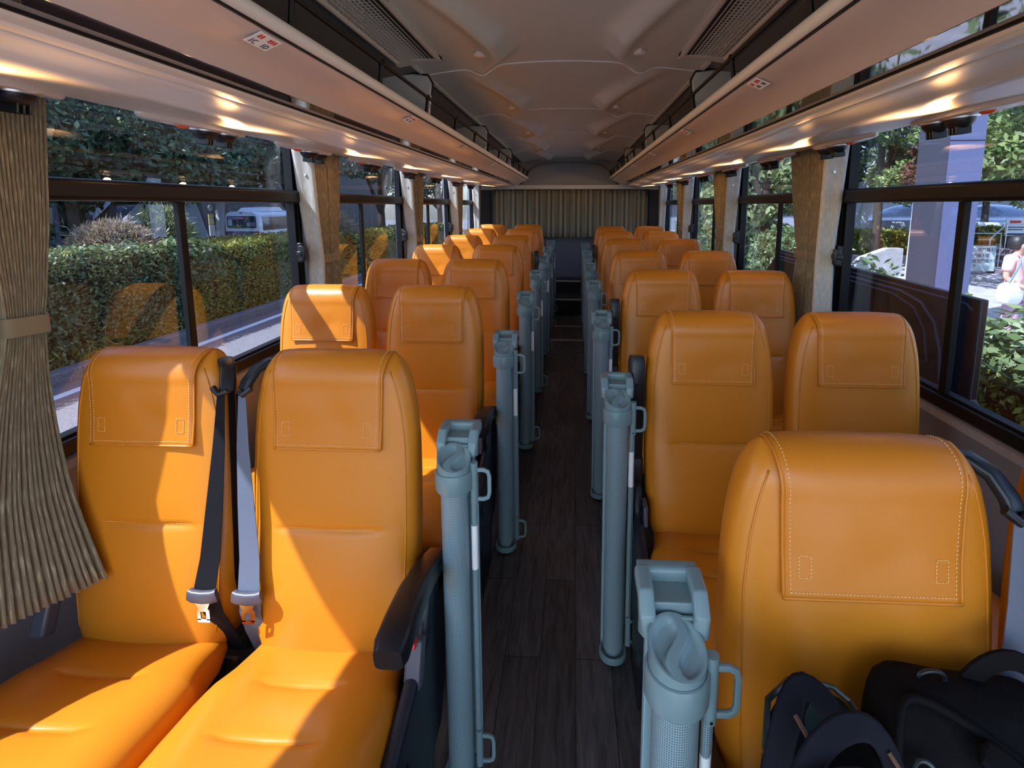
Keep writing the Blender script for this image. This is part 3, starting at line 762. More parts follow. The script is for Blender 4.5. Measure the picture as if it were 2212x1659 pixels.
    # black pan and legs
    D['seat_base'] = MB().box(-.185, .185, -.56, -.06, .20, .285).mesh('seat_base', False); D['seat_base'].materials.append(M['black'])
    D['leg'] = MB().box(-.03, .03, -.47, -.12, -.03, .21).mesh('leg', False); D['leg'].materials.append(M['black'])
    D['foot'] = MB().box(-.05, .05, -.50, -.09, -.042, -.016).mesh('foot', False); D['foot'].materials.append(M['black'])
    return D
SD = make_seat_meshes()
def part(name, me, parent, **k):
    o = bpy.data.objects.new(name, me); COL.objects.link(o); o.parent = parent
    if not len(me.polygons) or True:
        pass
    for kk, v in k.items():
        if kk == 'solid': q = o.modifiers.new('solid', 'SOLIDIFY'); q.thickness = v; q.offset = 0
        if kk == 'bevel': q = o.modifiers.new('bevel', 'BEVEL'); q.width = v; q.segments = 3; q.limit_method = 'ANGLE'
    return o
def make_seat():
    t = thing('coach_seat', '', 'seat')
    b = part('backrest', SD['backrest'], t); part('piping', SD['piping'], b); part('stitching', SD['crease_stitching'], b)
    c = part('headrest_cover', SD['cover'], t, solid=.0042); part('stitching', SD['stitching'], c); part('hem', SD['hem'], c)
    part('cushion', SD['cushion'], t); bs = part('seat_base', SD['seat_base'], t, bevel=.02)
    part('leg', SD['leg'], bs, bevel=.01); part('foot', SD['foot'], bs)
    return t
SHELL = [(-.005, .485), (-.045, .495), (-.095, .490), (-.115, .46), (-.130, .42), (-.19, .395), (-.30, .365), (-.42, .33), (-.50, .285), (-.52, .235), (-.47, .185), (-.34, .15), (-.17, .12), (-.06, .12), (-.01, .20), (.01, .36)]
def add_side(t, s, arm):
    """aisle-side shell, armrest and buckle; s = which side of the seat the aisle is on"""
    sh = obj('side_shell', MB().prism(SHELL, 'x', *sorted((s*.196, s*.226))), M['shell'], t, bevel=.012)
    rec = obj('recline_button', MB().box(*sorted((s*.224, s*.231)), -.33, -.28, .27, .292), M['black'], sh, bevel=.004)
    stile = obj('side_leg', MB().prism([(-.10, .16), (-.34, .17), (-.30, -.035), (-.14, -.035)], 'x', *sorted((s*.199, s*.224))), M['black'], t, bevel=.006)
    if arm == 'down':
        pts = [(s*.211, -.005, .500), (s*.211, -.05, .516), (s*.213, -.12, .540), (s*.217, -.20, .562), (s*.223, -.28, .576), (s*.226, -.335, .578), (s*.226, -.352, .575)]
        pr = [[(a*k1, b*k2) for a, b in rrect(.028, .020, .011, 4)] for k1, k2 in ((.75, 1.0), (.85, 1.1), (.95, 1.15), (1, 1.2), (1.03, 1.3), (1.03, 1.35), (.85, 1.05))]
        obj('armrest', MB().sweep(pts, pr, (0, 0, 1)), M['black'], t)
        obj('pivot', MB().prism([(-.06, .44), (.0, .44), (.012, .505), (-.02, .520), (-.055, .515)], 'x', *sorted((s*.191, s*.226))), M['black'], t, bevel=.008)
    else:
        pts = [(s*.210, -.035, .50), (s*.210, -.034, .56), (s*.211, -.030, .66), (s*.212, -.026, .76), (s*.212, -.020, .84), (s*.212, -.016, .858)]
        pr = [[(a*k1, b*k2) for a, b in rrect(.020, .026, .010, 4)] for k1, k2 in ((.85, .9), (.85, .95), (1, 1.1), (1.12, 1.2), (1.15, 1.25), (.95, 1.0))]
        ar = obj('armrest', MB().sweep(pts, pr, (0, -1, 0)), M['black'], t)
        hol = MB()
        for z in (.60, .775): hol.tube([(s*.212, -.053-.004*(z > .7), z), (s*.212, -.0595-.004*(z > .7), z)], [.0085, .0085], 12)
        obj('screw_hole', hol, M['void'], ar)
        obj('pivot', MB().prism([(-.068, .47), (.0, .47), (.01, .54), (-.015, .565), (-.055, .56), (-.070, .53)], 'x', *sorted((s*.191, s*.226))), M['black'], t, bevel=.008)
def add_buckle(t, s, x=.212, y=-.185, z=.405):
    bk = obj('buckle', MB().obox((s*x, y, z), .017, .016, .045, Euler((-.35, 0, 0)).to_matrix()), M['belt_plastic'], t, bevel=.006)
    obj('release_button', MB().obox((s*x-s*0.004, y-.0035, z+.043), .010, .012, .006, Euler((-.35, 0, 0)).to_matrix()), M['red'], bk, bevel=.002)
def add_slot(t, s):
    bk = obj('buckle_holder', MB().prism([(-.105, .46), (-.15, .455), (-.16, .40), (-.125, .385), (-.10, .40)], 'x', *sorted((s*.186, s*.1985))), M['belt_plastic'], t, bevel=.004)
    obj('slot', MB().box(*sorted((s*.1980, s*.2000)), -.138, -.130, .41, .445), M['void'], bk)
def add_belt(t, s, black=False):
    """shoulder belt on side s of the seat (towards its neighbour)"""
    m = M['belt_black'] if black else M['belt']
    g = obj('belt_guide', MB().sweep([(s*.138, .012, .958), (s*.156, .000, .962), (s*.174, -.020, .950), (s*.185, -.038, .926), (s*.188, -.046, .908)], rrect(.016, .008, .006, 4), (0, 0, 1)), M['black'], t)
    obj('guide_slot', MB().tube([(s*.164, -.058, .920), (s*.180, -.064, .907), (s*.194, -.056, .912)], .0065, 10), M['black'], g)
    def ribbon(pts, hw):
        mb = MB()
        mb.loft([[(p[0]-w, p[1], p[2]), (p[0], p[1]-.001, p[2]), (p[0]+w, p[1]+(k*.0), p[2]), (p[0]+w, p[1]+.0016, p[2]), (p[0]-w, p[1]+.0016, p[2])] for (p, w, k) in zip(pts, hw, range(99))])
        return mb
    f = [(s*.183, -.062, .905), (s*.180, -.078, .80), (s*.172, -.095, .68), (s*.163, -.112, .56), (s*.158, -.130, .50)]
    bl = obj('belt', ribbon(f, [.008, .013, .018, .022, .0235]), m, t)
    obj('belt_lower', ribbon([(s*.158, -.127, .50), (s*.165, -.122, .44), (s*.172, -.10, .375), (s*.178, -.07, .30)], [.0235, .0235, .0225, .020]), m, t)
    obj('belt_return', MB().loft([[(s*.197, y, z), (s*.197+s*.0016, y, z), (s*.197+s*.0016, y+.022, z), (s*.197, y+.022, z)] for y, z in ((-.060, .908), (-.075, .70), (-.09, .50), (-.07, .30))]), M['belt_black'], t)
    tg = obj('tongue', MB().sweep([(s*.158-.030, -.134, .492), (s*.158-.020, -.137, .490), (s*.158, -.138, .489), (s*.158+.020, -.137, .490), (s*.158+.030, -.134, .492)], rrect(.0075, .0135, .006, 3), (0, 0, 1)), M['belt_plastic'], t)
    mt = MB()
    z0 = .476; x0 = s*.158
    mt.prism([(x0-.016, z0), (x0+.016, z0), (x0+.010, z0-.014), (x0+.0135, z0-.018), (x0+.0135, z0-.040), (x0+.006, z0-.040), (x0+.006, z0-.020), (x0-.006, z0-.020), (x0-.006, z0-.040), (x0-.0135, z0-.040), (x0-.0135, z0-.018), (x0-.010, z0-.014)], 'y', -.1395, -.1370)
    mt.box(x0-.0135, x0+.0135, -.1395, -.1370, z0-.045, z0-.037)
    obj('latch_plate', mt, M['chrome'], tg, smooth=False)
base_seat = make_seat(); index_kids()
ROWS_L = [1.07, 1.875, 2.67, 3.45, 4.28, 5.10, 5.84]; ROWS_R = [.705, 1.492, 2.32, 3.13, 3.98, 4.80, 5.53]
used = False
ordr = ['front', 'second', 'third', 'fourth', 'fifth', 'sixth', 'rearmost']
for s, rows in ((-1, ROWS_L), (1, ROWS_R)):
    side = 'left' if s < 0 else 'right'
    for k, y in enumerate(rows):
        for w in (0, 1):
            x = s*(.875 if w else .462)
            o = base_seat if not used else dup(base_seat); used = True
            o.location = (x, y, fz(y)); pos = 'window' if w else 'aisle'
            if k == 0 and s < 0: lb = ('half-sunlit orange window seat in the left front row, black belt on its right edge' if w else 'orange aisle seat in the left front row, pale grey belt on its left edge')
            elif k == 0: lb = ('orange leather window seat mostly cut off at the right picture edge' if w else 'largest orange seat at the lower right, with black bags standing on it')
            else: lb = 'orange leather %s seat in the %s row, %s side of the bus' % (pos, ordr[k], side)
            tag(o, lb, 'seat', 'orange coach seats')
            if not w:
                arm = 'down'
                if s > 0 and k in (1, 2, 5): arm = 'up'
                if s < 0 and k == 4: arm = 'up'
                add_side(o, -s, arm)
                if k == 0: add_buckle(o, -s)
                elif k < 4: add_slot(o, -s)
            if k == 0: add_belt(o, (-s if w else s), black=bool(w and s < 0))
            if k == 0 and w and s < 0: add_buckle(o, s, .205, -.13, .43)

# ------------------------------------------------------------------ roller posts by the aisle
def tube_uv(r, z0, z1, n=64, nz=30, cu=62, cz=None):
    cz = cz or int((z1-z0)/.0034)
    return MB().grid(lambda u, v: (r*math.cos(2*PI*u), r*math.sin(2*PI*u), z0+(z1-z0)*v), n, 2, uvs=lambda u, v: (u*cu, v*cz))
def make_post():
    t = thing('roller_post', '', 'post')
    obj('mesh_roll', tube_uv(.0295, .030, .705), M['mesh'], t)
    obj('base_ring', MB().lathe((0, 0, 0), [(.0, 0), (.040, 0), (.041, .004), (.041, .016), (.0385, .0185), (.0345, .0185), (.0345, .010), (.0, .010)], 36), M['teal'], t)
    obj('spindle', MB().cyl((0, 0), .024, .008, .74), M['teal'], t)
    cp = MB().lathe((0, 0, 0), [(.030, .700), (.039, .700), (.0402, .703), (.0402, .736), (.0390, .740), (.0365, .741), (.0365, .735), (.030, .735)], 40)
    col_ = obj('collar', cp, M['teal'], t, angle=30)
    nn = 56; rings = []
    def top(x, y, zc=.766): return zc + (-x*.15+y*.42)
    rr = .0358
    rings.append([(rr*math.cos(2*PI*k/nn), rr*math.sin(2*PI*k/nn), .733) for k in range(nn)])
    rings.append([(rr*math.cos(2*PI*k/nn), rr*math.sin(2*PI*k/nn), top(rr*math.cos(2*PI*k/nn), rr*math.sin(2*PI*k/nn))) for k in range(nn)])
    mb = MB().loft(rings, cap=False)
    def capz(x, y):                       # S-shaped bridge between two scoops
        r = math.hypot(x, y); br = x - .009*math.sin(y/.034*PI)
        a = interp(abs(br), [.0075, .0090, .0125, .018], [0, .5, .9, 1]); e = interp(r, [.018, .026, .0315, .0330], [1, .8, .15, 0])
        return top(x, y) - .0075*a*e
    R2 = [0.0]+list(np.linspace(.002, .0358, 26)); o0 = len(mb.v)
    for r in R2:
        for k in range(nn):
            x, y = r*math.cos(2*PI*k/nn), r*math.sin(2*PI*k/nn); mb.v.append((x, y, capz(x, y)))
    for j in range(len(R2)-1):
        for k in range(nn):
            a = o0+j*nn+k; b = o0+j*nn+(k+1) % nn; mb.f.append((a, b, b+nn, a+nn))
    obj('twist_cap', mb, M['teal'], t, angle=50)
    # upright channel behind and its clip head
    ch = obj('channel', MB().prism([(-.034, .036), (.036, .036), (.036, .052), (.030, .052), (.030, .042), (-.028, .042), (-.028, .052), (-.034, .052)], 'z', .0, .758), M['alu'], t, bevel=.002)
    hd = MB()
    hd.sweep([(-.033, .028, .757), (-.034, .030, .781), (-.034, .045, .797), (-.034, .085, .799)], rrect(.0105, .011, .006, 3), (0, 0, 1))
    hd.sweep([(.035, .028, .757), (.036, .030, .781), (.036, .045, .797), (.036, .085, .799)], rrect(.0105, .011, .006, 3), (0, 0, 1))
    hd.sweep([(-.040, .090, .797), (.042, .090, .797)], rrect(.0115, .011, .006, 3), (0, 0, 1))
    hd.box(-.030, .032, .040, .086, .757, .790)
    hd.box(-.032, .034, .030, .036, .738, .778)
    obj('clip_head', hd, M['teal'], t, bevel=.002)
    # pull bar with hem fabric, tag and handles
    hb = tube_uv(.0068, .095, .690, 16, 2, 14)
    hb.v = [(x+.041, y+.004, z) for x, y, z in hb.v]
    obj('pull_bar', hb, M['mesh'], t)
    obj('back_strip', MB().box(.043, .050, .006, .014, .06, .72), M['teal'], t)
    obj('white_tag', MB().tube([(.041, .003, .515), (.041, .003, .615)], .0074, 12), M['tag'], t)
    def handle(zc):
        h = MB(); x0, x1 = .044, .076; z0, z1 = zc-.032, zc+.032
        pts = [(x0, 0, z1), (x1-.012, 0, z1), (x1-.003, 0, z1-.004), (x1, 0, z1-.014), (x1, 0, z0+.014), (x1-.003, 0, z0+.004), (x1-.012, 0, z0), (x0, 0, z0)]
        h.sweep(pts, rrect(.0042, .0034, .0015, 2), (0, 1, 0)); h.tube([(.043, 0, zc-.042), (.043, 0, zc+.048)], .0085, 12); return h
    a = obj('handle', handle(.708), M['teal'], t); obj('rivet', MB().tube([(.043, -.0085, .672), (.043, -.010, .672)], .0022, 8), M['chrome'], a)
    obj('handle', handle(.075), M['teal'], t)
    return t
p0 = make_post(); index_kids()
used = False
PL = [1.012, 1.80, 2.60, 3.385, 4.22, 4.98, 5.65]; PR = [.570, 1.35, 2.165, 2.98, 3.78, 4.62, 5.33]
for s, ys in ((-1, PL), (1, PR)):
    for k, y in enumerate(ys):
        o = p0 if not used else dup(p0); used = True
        o.location = (-.192 if s < 0 else .185, y, fz(y)+.012-FD); o.scale = (1, 1, 1.037); o.rotation_euler = (0, 0, 0)
        if s > 0 and k == 1: o.rotation_euler = (0, 0, 0)
        if s > 0 and k == 0: o.location = (.193, y, fz(y)+.012-FD)
        tag(o, 'grey-green mesh roller post with twist cap, %s side, %s from camera' % ('left' if s < 0 else 'right', ['nearest', 'second', 'third', 'fourth', 'fifth', 'sixth', 'farthest'][k]), 'post', 'mesh roller posts along the aisle')

# ------------------------------------------------------------------ curtains
def curtain(s, X, top, tie, bot, zt, ztie, zb, n, label, hem_near=True, hem=True, skew=0, back=0):
    """pleated side curtain tied in the middle: (y0,y1) spans at the top, the tie and the hem"""
    t = thing('side_curtain', label, 'curtain', (s*X, (tie[0]+tie[1])/2, ztie), 0, 'pleated side curtains')
    ox, oy, oz = s*X, (tie[0]+tie[1])/2, ztie
    def span(z):
        q = interp(z, [zb, ztie-.10, ztie, ztie+.12, zt], [0, .75, 1, .62, 0]) 
        if z < ztie: k = interp(z, [zb, zb+.2, ztie-.05, ztie], [0, .28, .9, 1]); return [bot[i]+(tie[i]-bot[i])*k for i in (0, 1)]
        k = interp(z, [ztie, ztie+.06, ztie+.22, zt], [1, .85, .45, 0]); return [top[i]+(tie[i]-top[i])*k for i in (0, 1)]
    def amp(z): return interp(z, [zb, ztie-.05, ztie, ztie+.06, zt], [.028, .015, .009, .014, .024])
    nz = 36
    def f(u, v):
        z = zb+(zt-zb)*v; a, b = span(z); w = u*n; tri = abs((w % 1)-.5)*4-1
        tri = math.copysign(abs(tri)**.7, tri)
        lag = .02*math.sin(w*1.7)*(1-v)*.4
        drop = -.028*(u-.2)*(1-v)**3 if skew == 0 else skew*u*(1-v)**3
        q = max(0, (ztie-z)/(ztie-zb)); return (s*(amp(z)*tri)-s*back*q**1.5*(.35+.65*u), a+(b-a)*u+lag*.2-oy, z+drop-oz)
    m = MB().grid(f, n*8, nz, uvs=lambda u, v: (u*n*.18, v*(zt-zb)))
    obj('pleats', m, M['curtain'], t, angle=180, solid=.0012)
    if hem:
        def g(u, v):
            z = zb+(zt-zb)*v; a, b = span(z); e = a if hem_near else b
            q = -1 if hem_near else 1
            return (s*(-.022+.092*u*interp(z, [zb, ztie, zt], [1, .75, 1])), e+q*(.006+.012*u+.003*math.sin(9*u))-oy, z-oz-.01*(1-v)*u)
        h = obj('hem', MB().grid(g, 6, nz, uvs=lambda u, v: (u*.16, v*(zt-zb))), M['curtain_hem'], t, angle=180, solid=.0018)
        z = zt-.13; a, b = span(z); e = a if hem_near else b; q = -1 if hem_near else 1
        for zz in (zt-.13, ztie-.25):
            a, b = span(zz); e = a if hem_near else b
            obj('snap_button', MB().tube([(s*.020, e+q*.012-oy-.004, zz-oz), (s*.020, e+q*.012-oy+.004, zz-oz)], [.006, .006], 12), M['steel'], h)
    a, b = tie; hy = (b-a)/2+.006
    rg = [[(x*1.0, y, z) for x, y in rrect(.020, hy, .012, 4)] for z in (-.020, -.017, .017, .020)]
    rg[0] = [(x*.95, y*.97, -.020) for x, y, z in rg[0]]; rg[3] = [(x*.95, y*.97, .020) for x, y, z in rg[3]]
    rg = [[(x, y, z+.18*(y)*(-1)*.3) for x, y, z in r] for r in rg]
    obj('tie_band', MB().loft(rg), M['curtain_hem'] if False else M['curtain'], t)
    return t
Z1 = 1.600
curtain(-1, 1.125, (.955, 1.115), (.975, 1.055), (.80, .945), Z1, 1.075, .525, 16, 'large pleated beige curtain hanging at the left picture edge, tied in the middle', hem_near=False, hem=False, skew=.015, back=.17)
curtain(-1, 1.135, (.835, .945), (.835, .935), (.44, .94), Z1, 1.085, .49, 9, 'pale-hemmed curtain end showing low at the left picture edge behind the large curtain')
for k, (a, b) in enumerate(((2.32, 2.48), (3.74, 3.90), (5.16, 5.32))):
    od = ['nearest', 'second', 'third'][k]
    curtain(-1, 1.125, (a-.045, a+.075), (a+.005, a+.080), (a-.02, a+.080), Z1, 1.085, .55, 7, 'beige curtain with sunlit white hem, front half at the %s pillar of the left side' % od)
    curtain(-1, 1.120, (a+.080, b+.050), (a+.085, b+.000), (a+.085, b+.03), Z1, 1.085, .55, 8, 'brown pleated curtain half, rear one at the %s pillar of the left side' % od, hem=False)
for k, (a, b) in enumerate(((2.27, 2.43), (3.62, 3.78), (4.97, 5.13))):
    od = ['nearest', 'second', 'third'][k]
    curtain(1, 1.115, (a-.06, a+.070), (a-.04, a+.045), (a-.05, a+.06), Z1, 1.115, .55, 7, 'beige curtain with pale hem, front half at the %s pillar of the right side' % od)
    curtain(1, 1.110, (a+.075, b+.110), (a+.050, a+.155), (a+.065, b+.03), Z1, 1.115, .55, 9, 'brown pleated curtain half, rear one at the %s pillar of the right side' % od, hem=False)
for s in (-1, 1):
    curtain(s, 1.12, (6.30, 6.40), (6.30, 6.38), (6.30, 6.40), Z1, 1.10, .7, 6, 'narrow beige curtain in the %s rear corner of the cabin' % ('left' if s < 0 else 'right'))
# rear window curtains: two leaves meeting in the middle
for i, (a, b) in enumerate(((-.965, .005), (.010, .99))):
    t = thing('rear_curtain', 'striped beige curtain leaf drawn over the %s half of the rear window' % ('left', 'right')[i], 'curtain', ((a+b)/2, YB-.075, 1.23), 0, 'rear window curtains')
    def f(u, v, a=a, b=b, i=i):
        x = a+(b-a)*u; z = .935+(1.530-.935)*v; e = u if i == 0 else 1-u
        if e < .06: z = .935+.035*(1-e/.06)+(1.530-.935-.10*(1-e/.06))*v
        return (x-(a+b)/2, .016*math.cos(u*13*2*PI)-.0, z-1.23+.004*math.sin(u*31))
    obj('pleats', MB().grid(f, 160, 6), M['rearcurtain'], t, angle=180, solid=.001)
    obj('curtain_rail', MB().tube([(-(b-a)/2, 0, .305), ((b-a)/2, 0, .305)], .006, 8), M['corner'], t)
# small red warning plate in the rear-left window
w = thing('warning_plate', 'small red plate with a pale triangle on the rear-left window', 'sign', (-1.19, 5.52, 1.19))
obj('plate', MB().box(-.004, .004, -.06, .06, -.09, .09), M['red'], w)
obj('triangle', MB().prism([(-.04, -.05), (.04, -.05), (0, .045)], 'x', .0042, .0052), M['signwhite'], w, smooth=False)
obj('lower_strip', MB().box(-.004, .004, -.06, .06, -.20, -.10), M['tag'], w)

# ------------------------------------------------------------------ the two bags on the front right seat
def tote():
    t = thing('open_tote_bag', 'black canvas bag with wide straps, open on the lower right orange seat', 'bag', (.33, .47, .43))
    def pt(x, y, z): return (x-.33, y-.47, z-.43)
    # sack body: an open-topped pouch leaning on the backrest
    rim = [(.313, .535, .785), (.350, .556, .762), (.378, .560, .752), (.394, .550, .744), (.398, .525, .740), (.396, .490, .742), (.390, .450, .738), (.376, .410, .718), (.340, .388, .700), (.296, .396, .706), (.268, .430, .738), (.264, .470, .768), (.280, .508, .786)]
    def ring(k, z, f):      # shrink towards the base
        cx_, cy_ = .332, .470
        return [pt(cx_+(x-cx_)*f, cy_+(y-cy_)*f, z*k+zz*(1-k)) for x, y, zz in rim]
    rings = [ring(1, .432, .80), ring(1, .440, .95), ring(.75, .46, 1.06), ring(.5, .50, 1.10), ring(.25, .55, 1.08), ring(0, 0, 1.0)]
    inner = [ring(.03, .6, .94), ring(.3, .55, .90), ring(.7, .50, .85), ring(1, .47, .6)]
    obj('body', MB().loft(rings+inner), M['bag2'], t, angle=180, sub=1)
    obj('rim', MB().tube(rings[-1]+rings[-1][:2], .0034, 8, cap=False), M['patent'], t)
    obj('leather_patch', MB().obox(pt(.357, .546, .728), .019, .002, .017, Euler((-.3, 0, .1)).to_matrix()), M['patent'], t, bevel=.001)
    def strap(pts, w, m=M['strap'], nm='strap'):
        pts = [Vector(pt(*p)) for p in pts]; mb = MB(); rings = []
        for i, p in enumerate(pts):
            d = (pts[min(i+1, len(pts)-1)]-pts[max(i-1, 0)]).normalized(); nrm = Vector((.15, -.62, .77)).normalized()
            a = d.cross(nrm).normalized()*w; b = a.cross(d).normalized()*.0018
            rings.append([p-a-b, p+a-b, p+a+b, p-a+b])
        return obj(nm, mb.loft(rings), m, t, angle=50, sub=1)
    strap([(.262, .44, .735), (.268, .452, .770), (.284, .472, .800), (.303, .498, .808), (.318, .512, .806), (.336, .502, .797), (.350, .492, .780)], .016)
    strap([(.262, .405, .76), (.276, .418, .800), (.298, .432, .820), (.322, .444, .826), (.346, .452, .824), (.364, .452, .815), (.378, .446, .790), (.384, .436, .755)], .014)
    strap([(.258, .392, .79), (.280, .402, .806), (.310, .408, .812), (.340, .410, .808), (.362, .408, .790)], .013)
    for a, b in (((.291, .468, .812), (.300, .448, .795)), ((.318, .424, .80), (.326, .410, .78)), ((.372, .446, .800), (.392, .430, .765))):
        obj('zip_edge', MB().tube([pt(*a), pt((a[0]+b[0])/2+.002, (a[1]+b[1])/2-.004, (a[2]+b[2])/2), pt(*b)], .0024, 8), M['piping'], t)
tote()
def pack():
    t = thing('backpack', 'black nylon backpack with top handle and houndstooth cloth, at the lower right corner', 'bag', (.545, .50, .436))
    def pt(x, y, z): return (x-.545, y-.50, z-.47)
    rings = []; n = 48
    for z, x0, x1, y0, y1 in ((.432, .44, .68, .47, .56), (.44, .418, .70, .452, .578), (.55, .406, .705, .447, .585), (.66, .406, .70, .452, .590), (.72, .410, .69, .470, .595), (.762, .420, .675, .496, .600), (.790, .434, .650, .522, .602), (.802, .450, .630, .542, .594)):
        r = []
        for k in range(n):
            a = 2*PI*k/n; ca, sa = math.cos(a), math.sin(a); cx, cy = (x0+x1)/2, (y0+y1)/2
            x = cx+(x1-x0)/2*math.copysign(abs(ca)**.6, ca); y = cy+(y1-y0)/2*math.copysign(abs(sa)**.6, sa)
            x += .003*math.sin(z*60+5*a); y += .004*math.sin(z*45+4*a)
            r.append(pt(x, y, z-(x-.44)*.12*(z > .6)))
        rings.append(r)
    obj('body', MB().loft(rings), M['bag'], t, angle=180, sub=1)
    edge = [(.402, .452, .60), (.404, .462, .69), (.414, .488, .752), (.430, .520, .796), (.446, .536, .806), (.475, .534, .798), (.51, .520, .786), (.545, .500, .768), (.60, .480, .74), (.66, .47, .71)]
    obj('top_seam', MB().tube([pt(*p) for p in edge], .0050, 10), M['bag'], t, sub=1)
    obj('carry_handle', MB().sweep([pt(*p) for p in [(.545, .580, .772), (.560, .580, .798), (.583, .582, .812), (.605, .582, .814), (.630, .580, .802), (.645, .580, .768)]], rrect(.012, .0035, .002, 2), (0, -1, .3)), M['bag'], t, sub=1)
    obj('key_ring', MB().tube([pt(.500+.016*math.cos(a), .570, .794+.010*math.sin(a)) for a in np.linspace(0, 2*PI, 24)], .0026, 8), M['black'], t)
    em = MB().tube([pt(.440+.012*math.cos(a), .4830+.009*math.sin(a), .760+.011*math.sin(a)) for a in np.linspace(0, 2*PI, 24)], .0028, 8)
    em.tube([pt(.436, .478, .758), pt(.440, .483, .763), pt(.445, .484, .760)], .003, 8)
    obj('emblem', em, M['patent'], t)
    d = MB()
    d.sweep([pt(*p) for p in [(.500, .500, .786), (.525, .478, .770), (.565, .455, .745), (.62, .44, .71)]], rrect(.016, .006, .004, 3), (0, -.6, .8))
    obj('shoulder_strap', d, M['bag'], t, sub=1)
    h = thing('houndstooth_pouch', 'black and cream houndstooth cloth pouch tucked against the black backpack', 'pouch', (.510, .444, .672))
    obj('cloth', MB().sweep([(-.020, .012, .030), (-.002, .004, .015), (.03, -.006, -.005), (.07, -.014, -.03)], rrect(.034, .014, .012, 4), (0, -.5, .86)), M['hound'], h, sub=1)
    obj('zip', MB().tube([(.0, -.016, .012), (.03, -.026, -.010), (.055, -.028, -.004)], .0022, 8), M['chrome'], h)
pack()

# ================================================================== outside
def leaf_quads(pts, nrm, size, jit=1.0, aspect=.5, droop=0):
    """leaves as small quads scattered on points"""
    n = len(pts); a = rng.normal(size=(n, 3)); a = a/np.linalg.norm(a, axis=1)[:, None]
    nn = nrm*(1-jit*.5)+rng.normal(size=(n, 3))*.55*jit; nn /= np.linalg.norm(nn, axis=1)[:, None]
    u = np.cross(nn, a); u /= np.linalg.norm(u, axis=1)[:, None]; w = np.cross(nn, u)
    s = (size*rng.uniform(.6, 1.35, n))[:, None]
    p = np.stack([pts-u*s, pts+w*s*aspect, pts+u*s, pts-w*s*aspect], 1).reshape(-1, 3)
    return p
def leaves_obj(name, P4, m, parent=None):
    me = bpy.data.meshes.new(name); n = len(P4)//4
    me.vertices.add(len(P4)); me.vertices.foreach_set('co', P4.astype(np.float32).ravel())
    me.loops.add(len(P4)); me.loops.foreach_set('vertex_index', np.arange(len(P4), dtype=np.int32))
    me.polygons.add(n); me.polygons.foreach_set('loop_start', np.arange(0, 4*n, 4, dtype=np.int32)); me.polygons.foreach_set('loop_total', np.full(n, 4, dtype=np.int32))
    me.update(calc_edges=True); me.materials.append(m)
    o = bpy.data.objects.new(name, me); COL.objects.link(o)
    if parent: o.parent = parent
    return o
def box_surface(n, x0, x1, y0, y1, z0, z1, faces, rough=.06):
    out, nr = [], []
    A = {'x0': (y1-y0)*(z1-z0), 'x1': (y1-y0)*(z1-z0), 'z1': (x1-x0)*(y1-y0), 'y0': (x1-x0)*(z1-z0), 'y1': (x1-x0)*(z1-z0)}
    tot = sum(A[f] for f in faces)
    for f in faces:
        k = int(n*A[f]/tot); u = rng.uniform(size=k); v = rng.uniform(size=k)
        if f[0] == 'x': p = np.stack([np.full(k, x0 if f == 'x0' else x1), y0+(y1-y0)*u, z0+(z1-z0)*v], 1); q = (-1 if f == 'x0' else 1, 0, 0)
        elif f[0] == 'y': p = np.stack([x0+(x1-x0)*u, np.full(k, y0 if f == 'y0' else y1), z0+(z1-z0)*v], 1); q = (0, -1 if f == 'y0' else 1, 0)
        else: p = np.stack([x0+(x1-x0)*u, y0+(y1-y0)*v, np.full(k, z1)], 1); q = (0, 0, 1)
        out.append(p); nr.append(np.tile(q, (k, 1)))
    p = np.concatenate(out); q = np.concatenate(nr).astype(float)
    lump = (np.sin(p[:, 1]*5.1+p[:, 2]*3)+np.sin(p[:, 1]*2.3+p[:, 0]*4+1)+np.sin(p[:, 2]*7+p[:, 1]*1.7))*.33
    p = p+q*(lump*rough+rng.normal(0, rough*.55, len(p)))[:, None]
    return p, q
def hedge(name, label, x0, x1, y0, y1, z0, z1, n, size, m, faces=('x0', 'x1', 'z1', 'y0'), rough=.06, cat='hedge'):
    cx, cy = (x0+x1)/2, (y0+y1)/2
    t = thing(name, label, cat, (cx, cy, z0))
    p, q = box_surface(n, x0-cx, x1-cx, y0-cy, y1-cy, 0, z1-z0, faces, rough)
    leaves_obj('foliage', leaf_quads(p, q, size), m, t)
    obj('inside', MB().box(x0-cx+.10, x1-cx-.10, y0-cy+.10, y1-cy-.10, 0, z1-z0-.10), M['hedge_core'], t, smooth=False)
    return t
def clump(n, blobs):
    ps, qs = [], []
    vol = [b[3]*b[4]*b[5] for b in blobs]; tot = sum(v**.67 for v in vol)
    for b, v in zip(blobs, vol):
        k = int(n*v**.67/tot); d = rng.normal(size=(k, 3)); d /= np.linalg.norm(d, axis=1)[:, None]
        r = rng.uniform(.55, 1.0, k)**.5; ps.append(np.array(b[:3])+d*np.array(b[3:6])*r[:, None]); qs.append(d)
    return np.concatenate(ps), np.concatenate(qs)
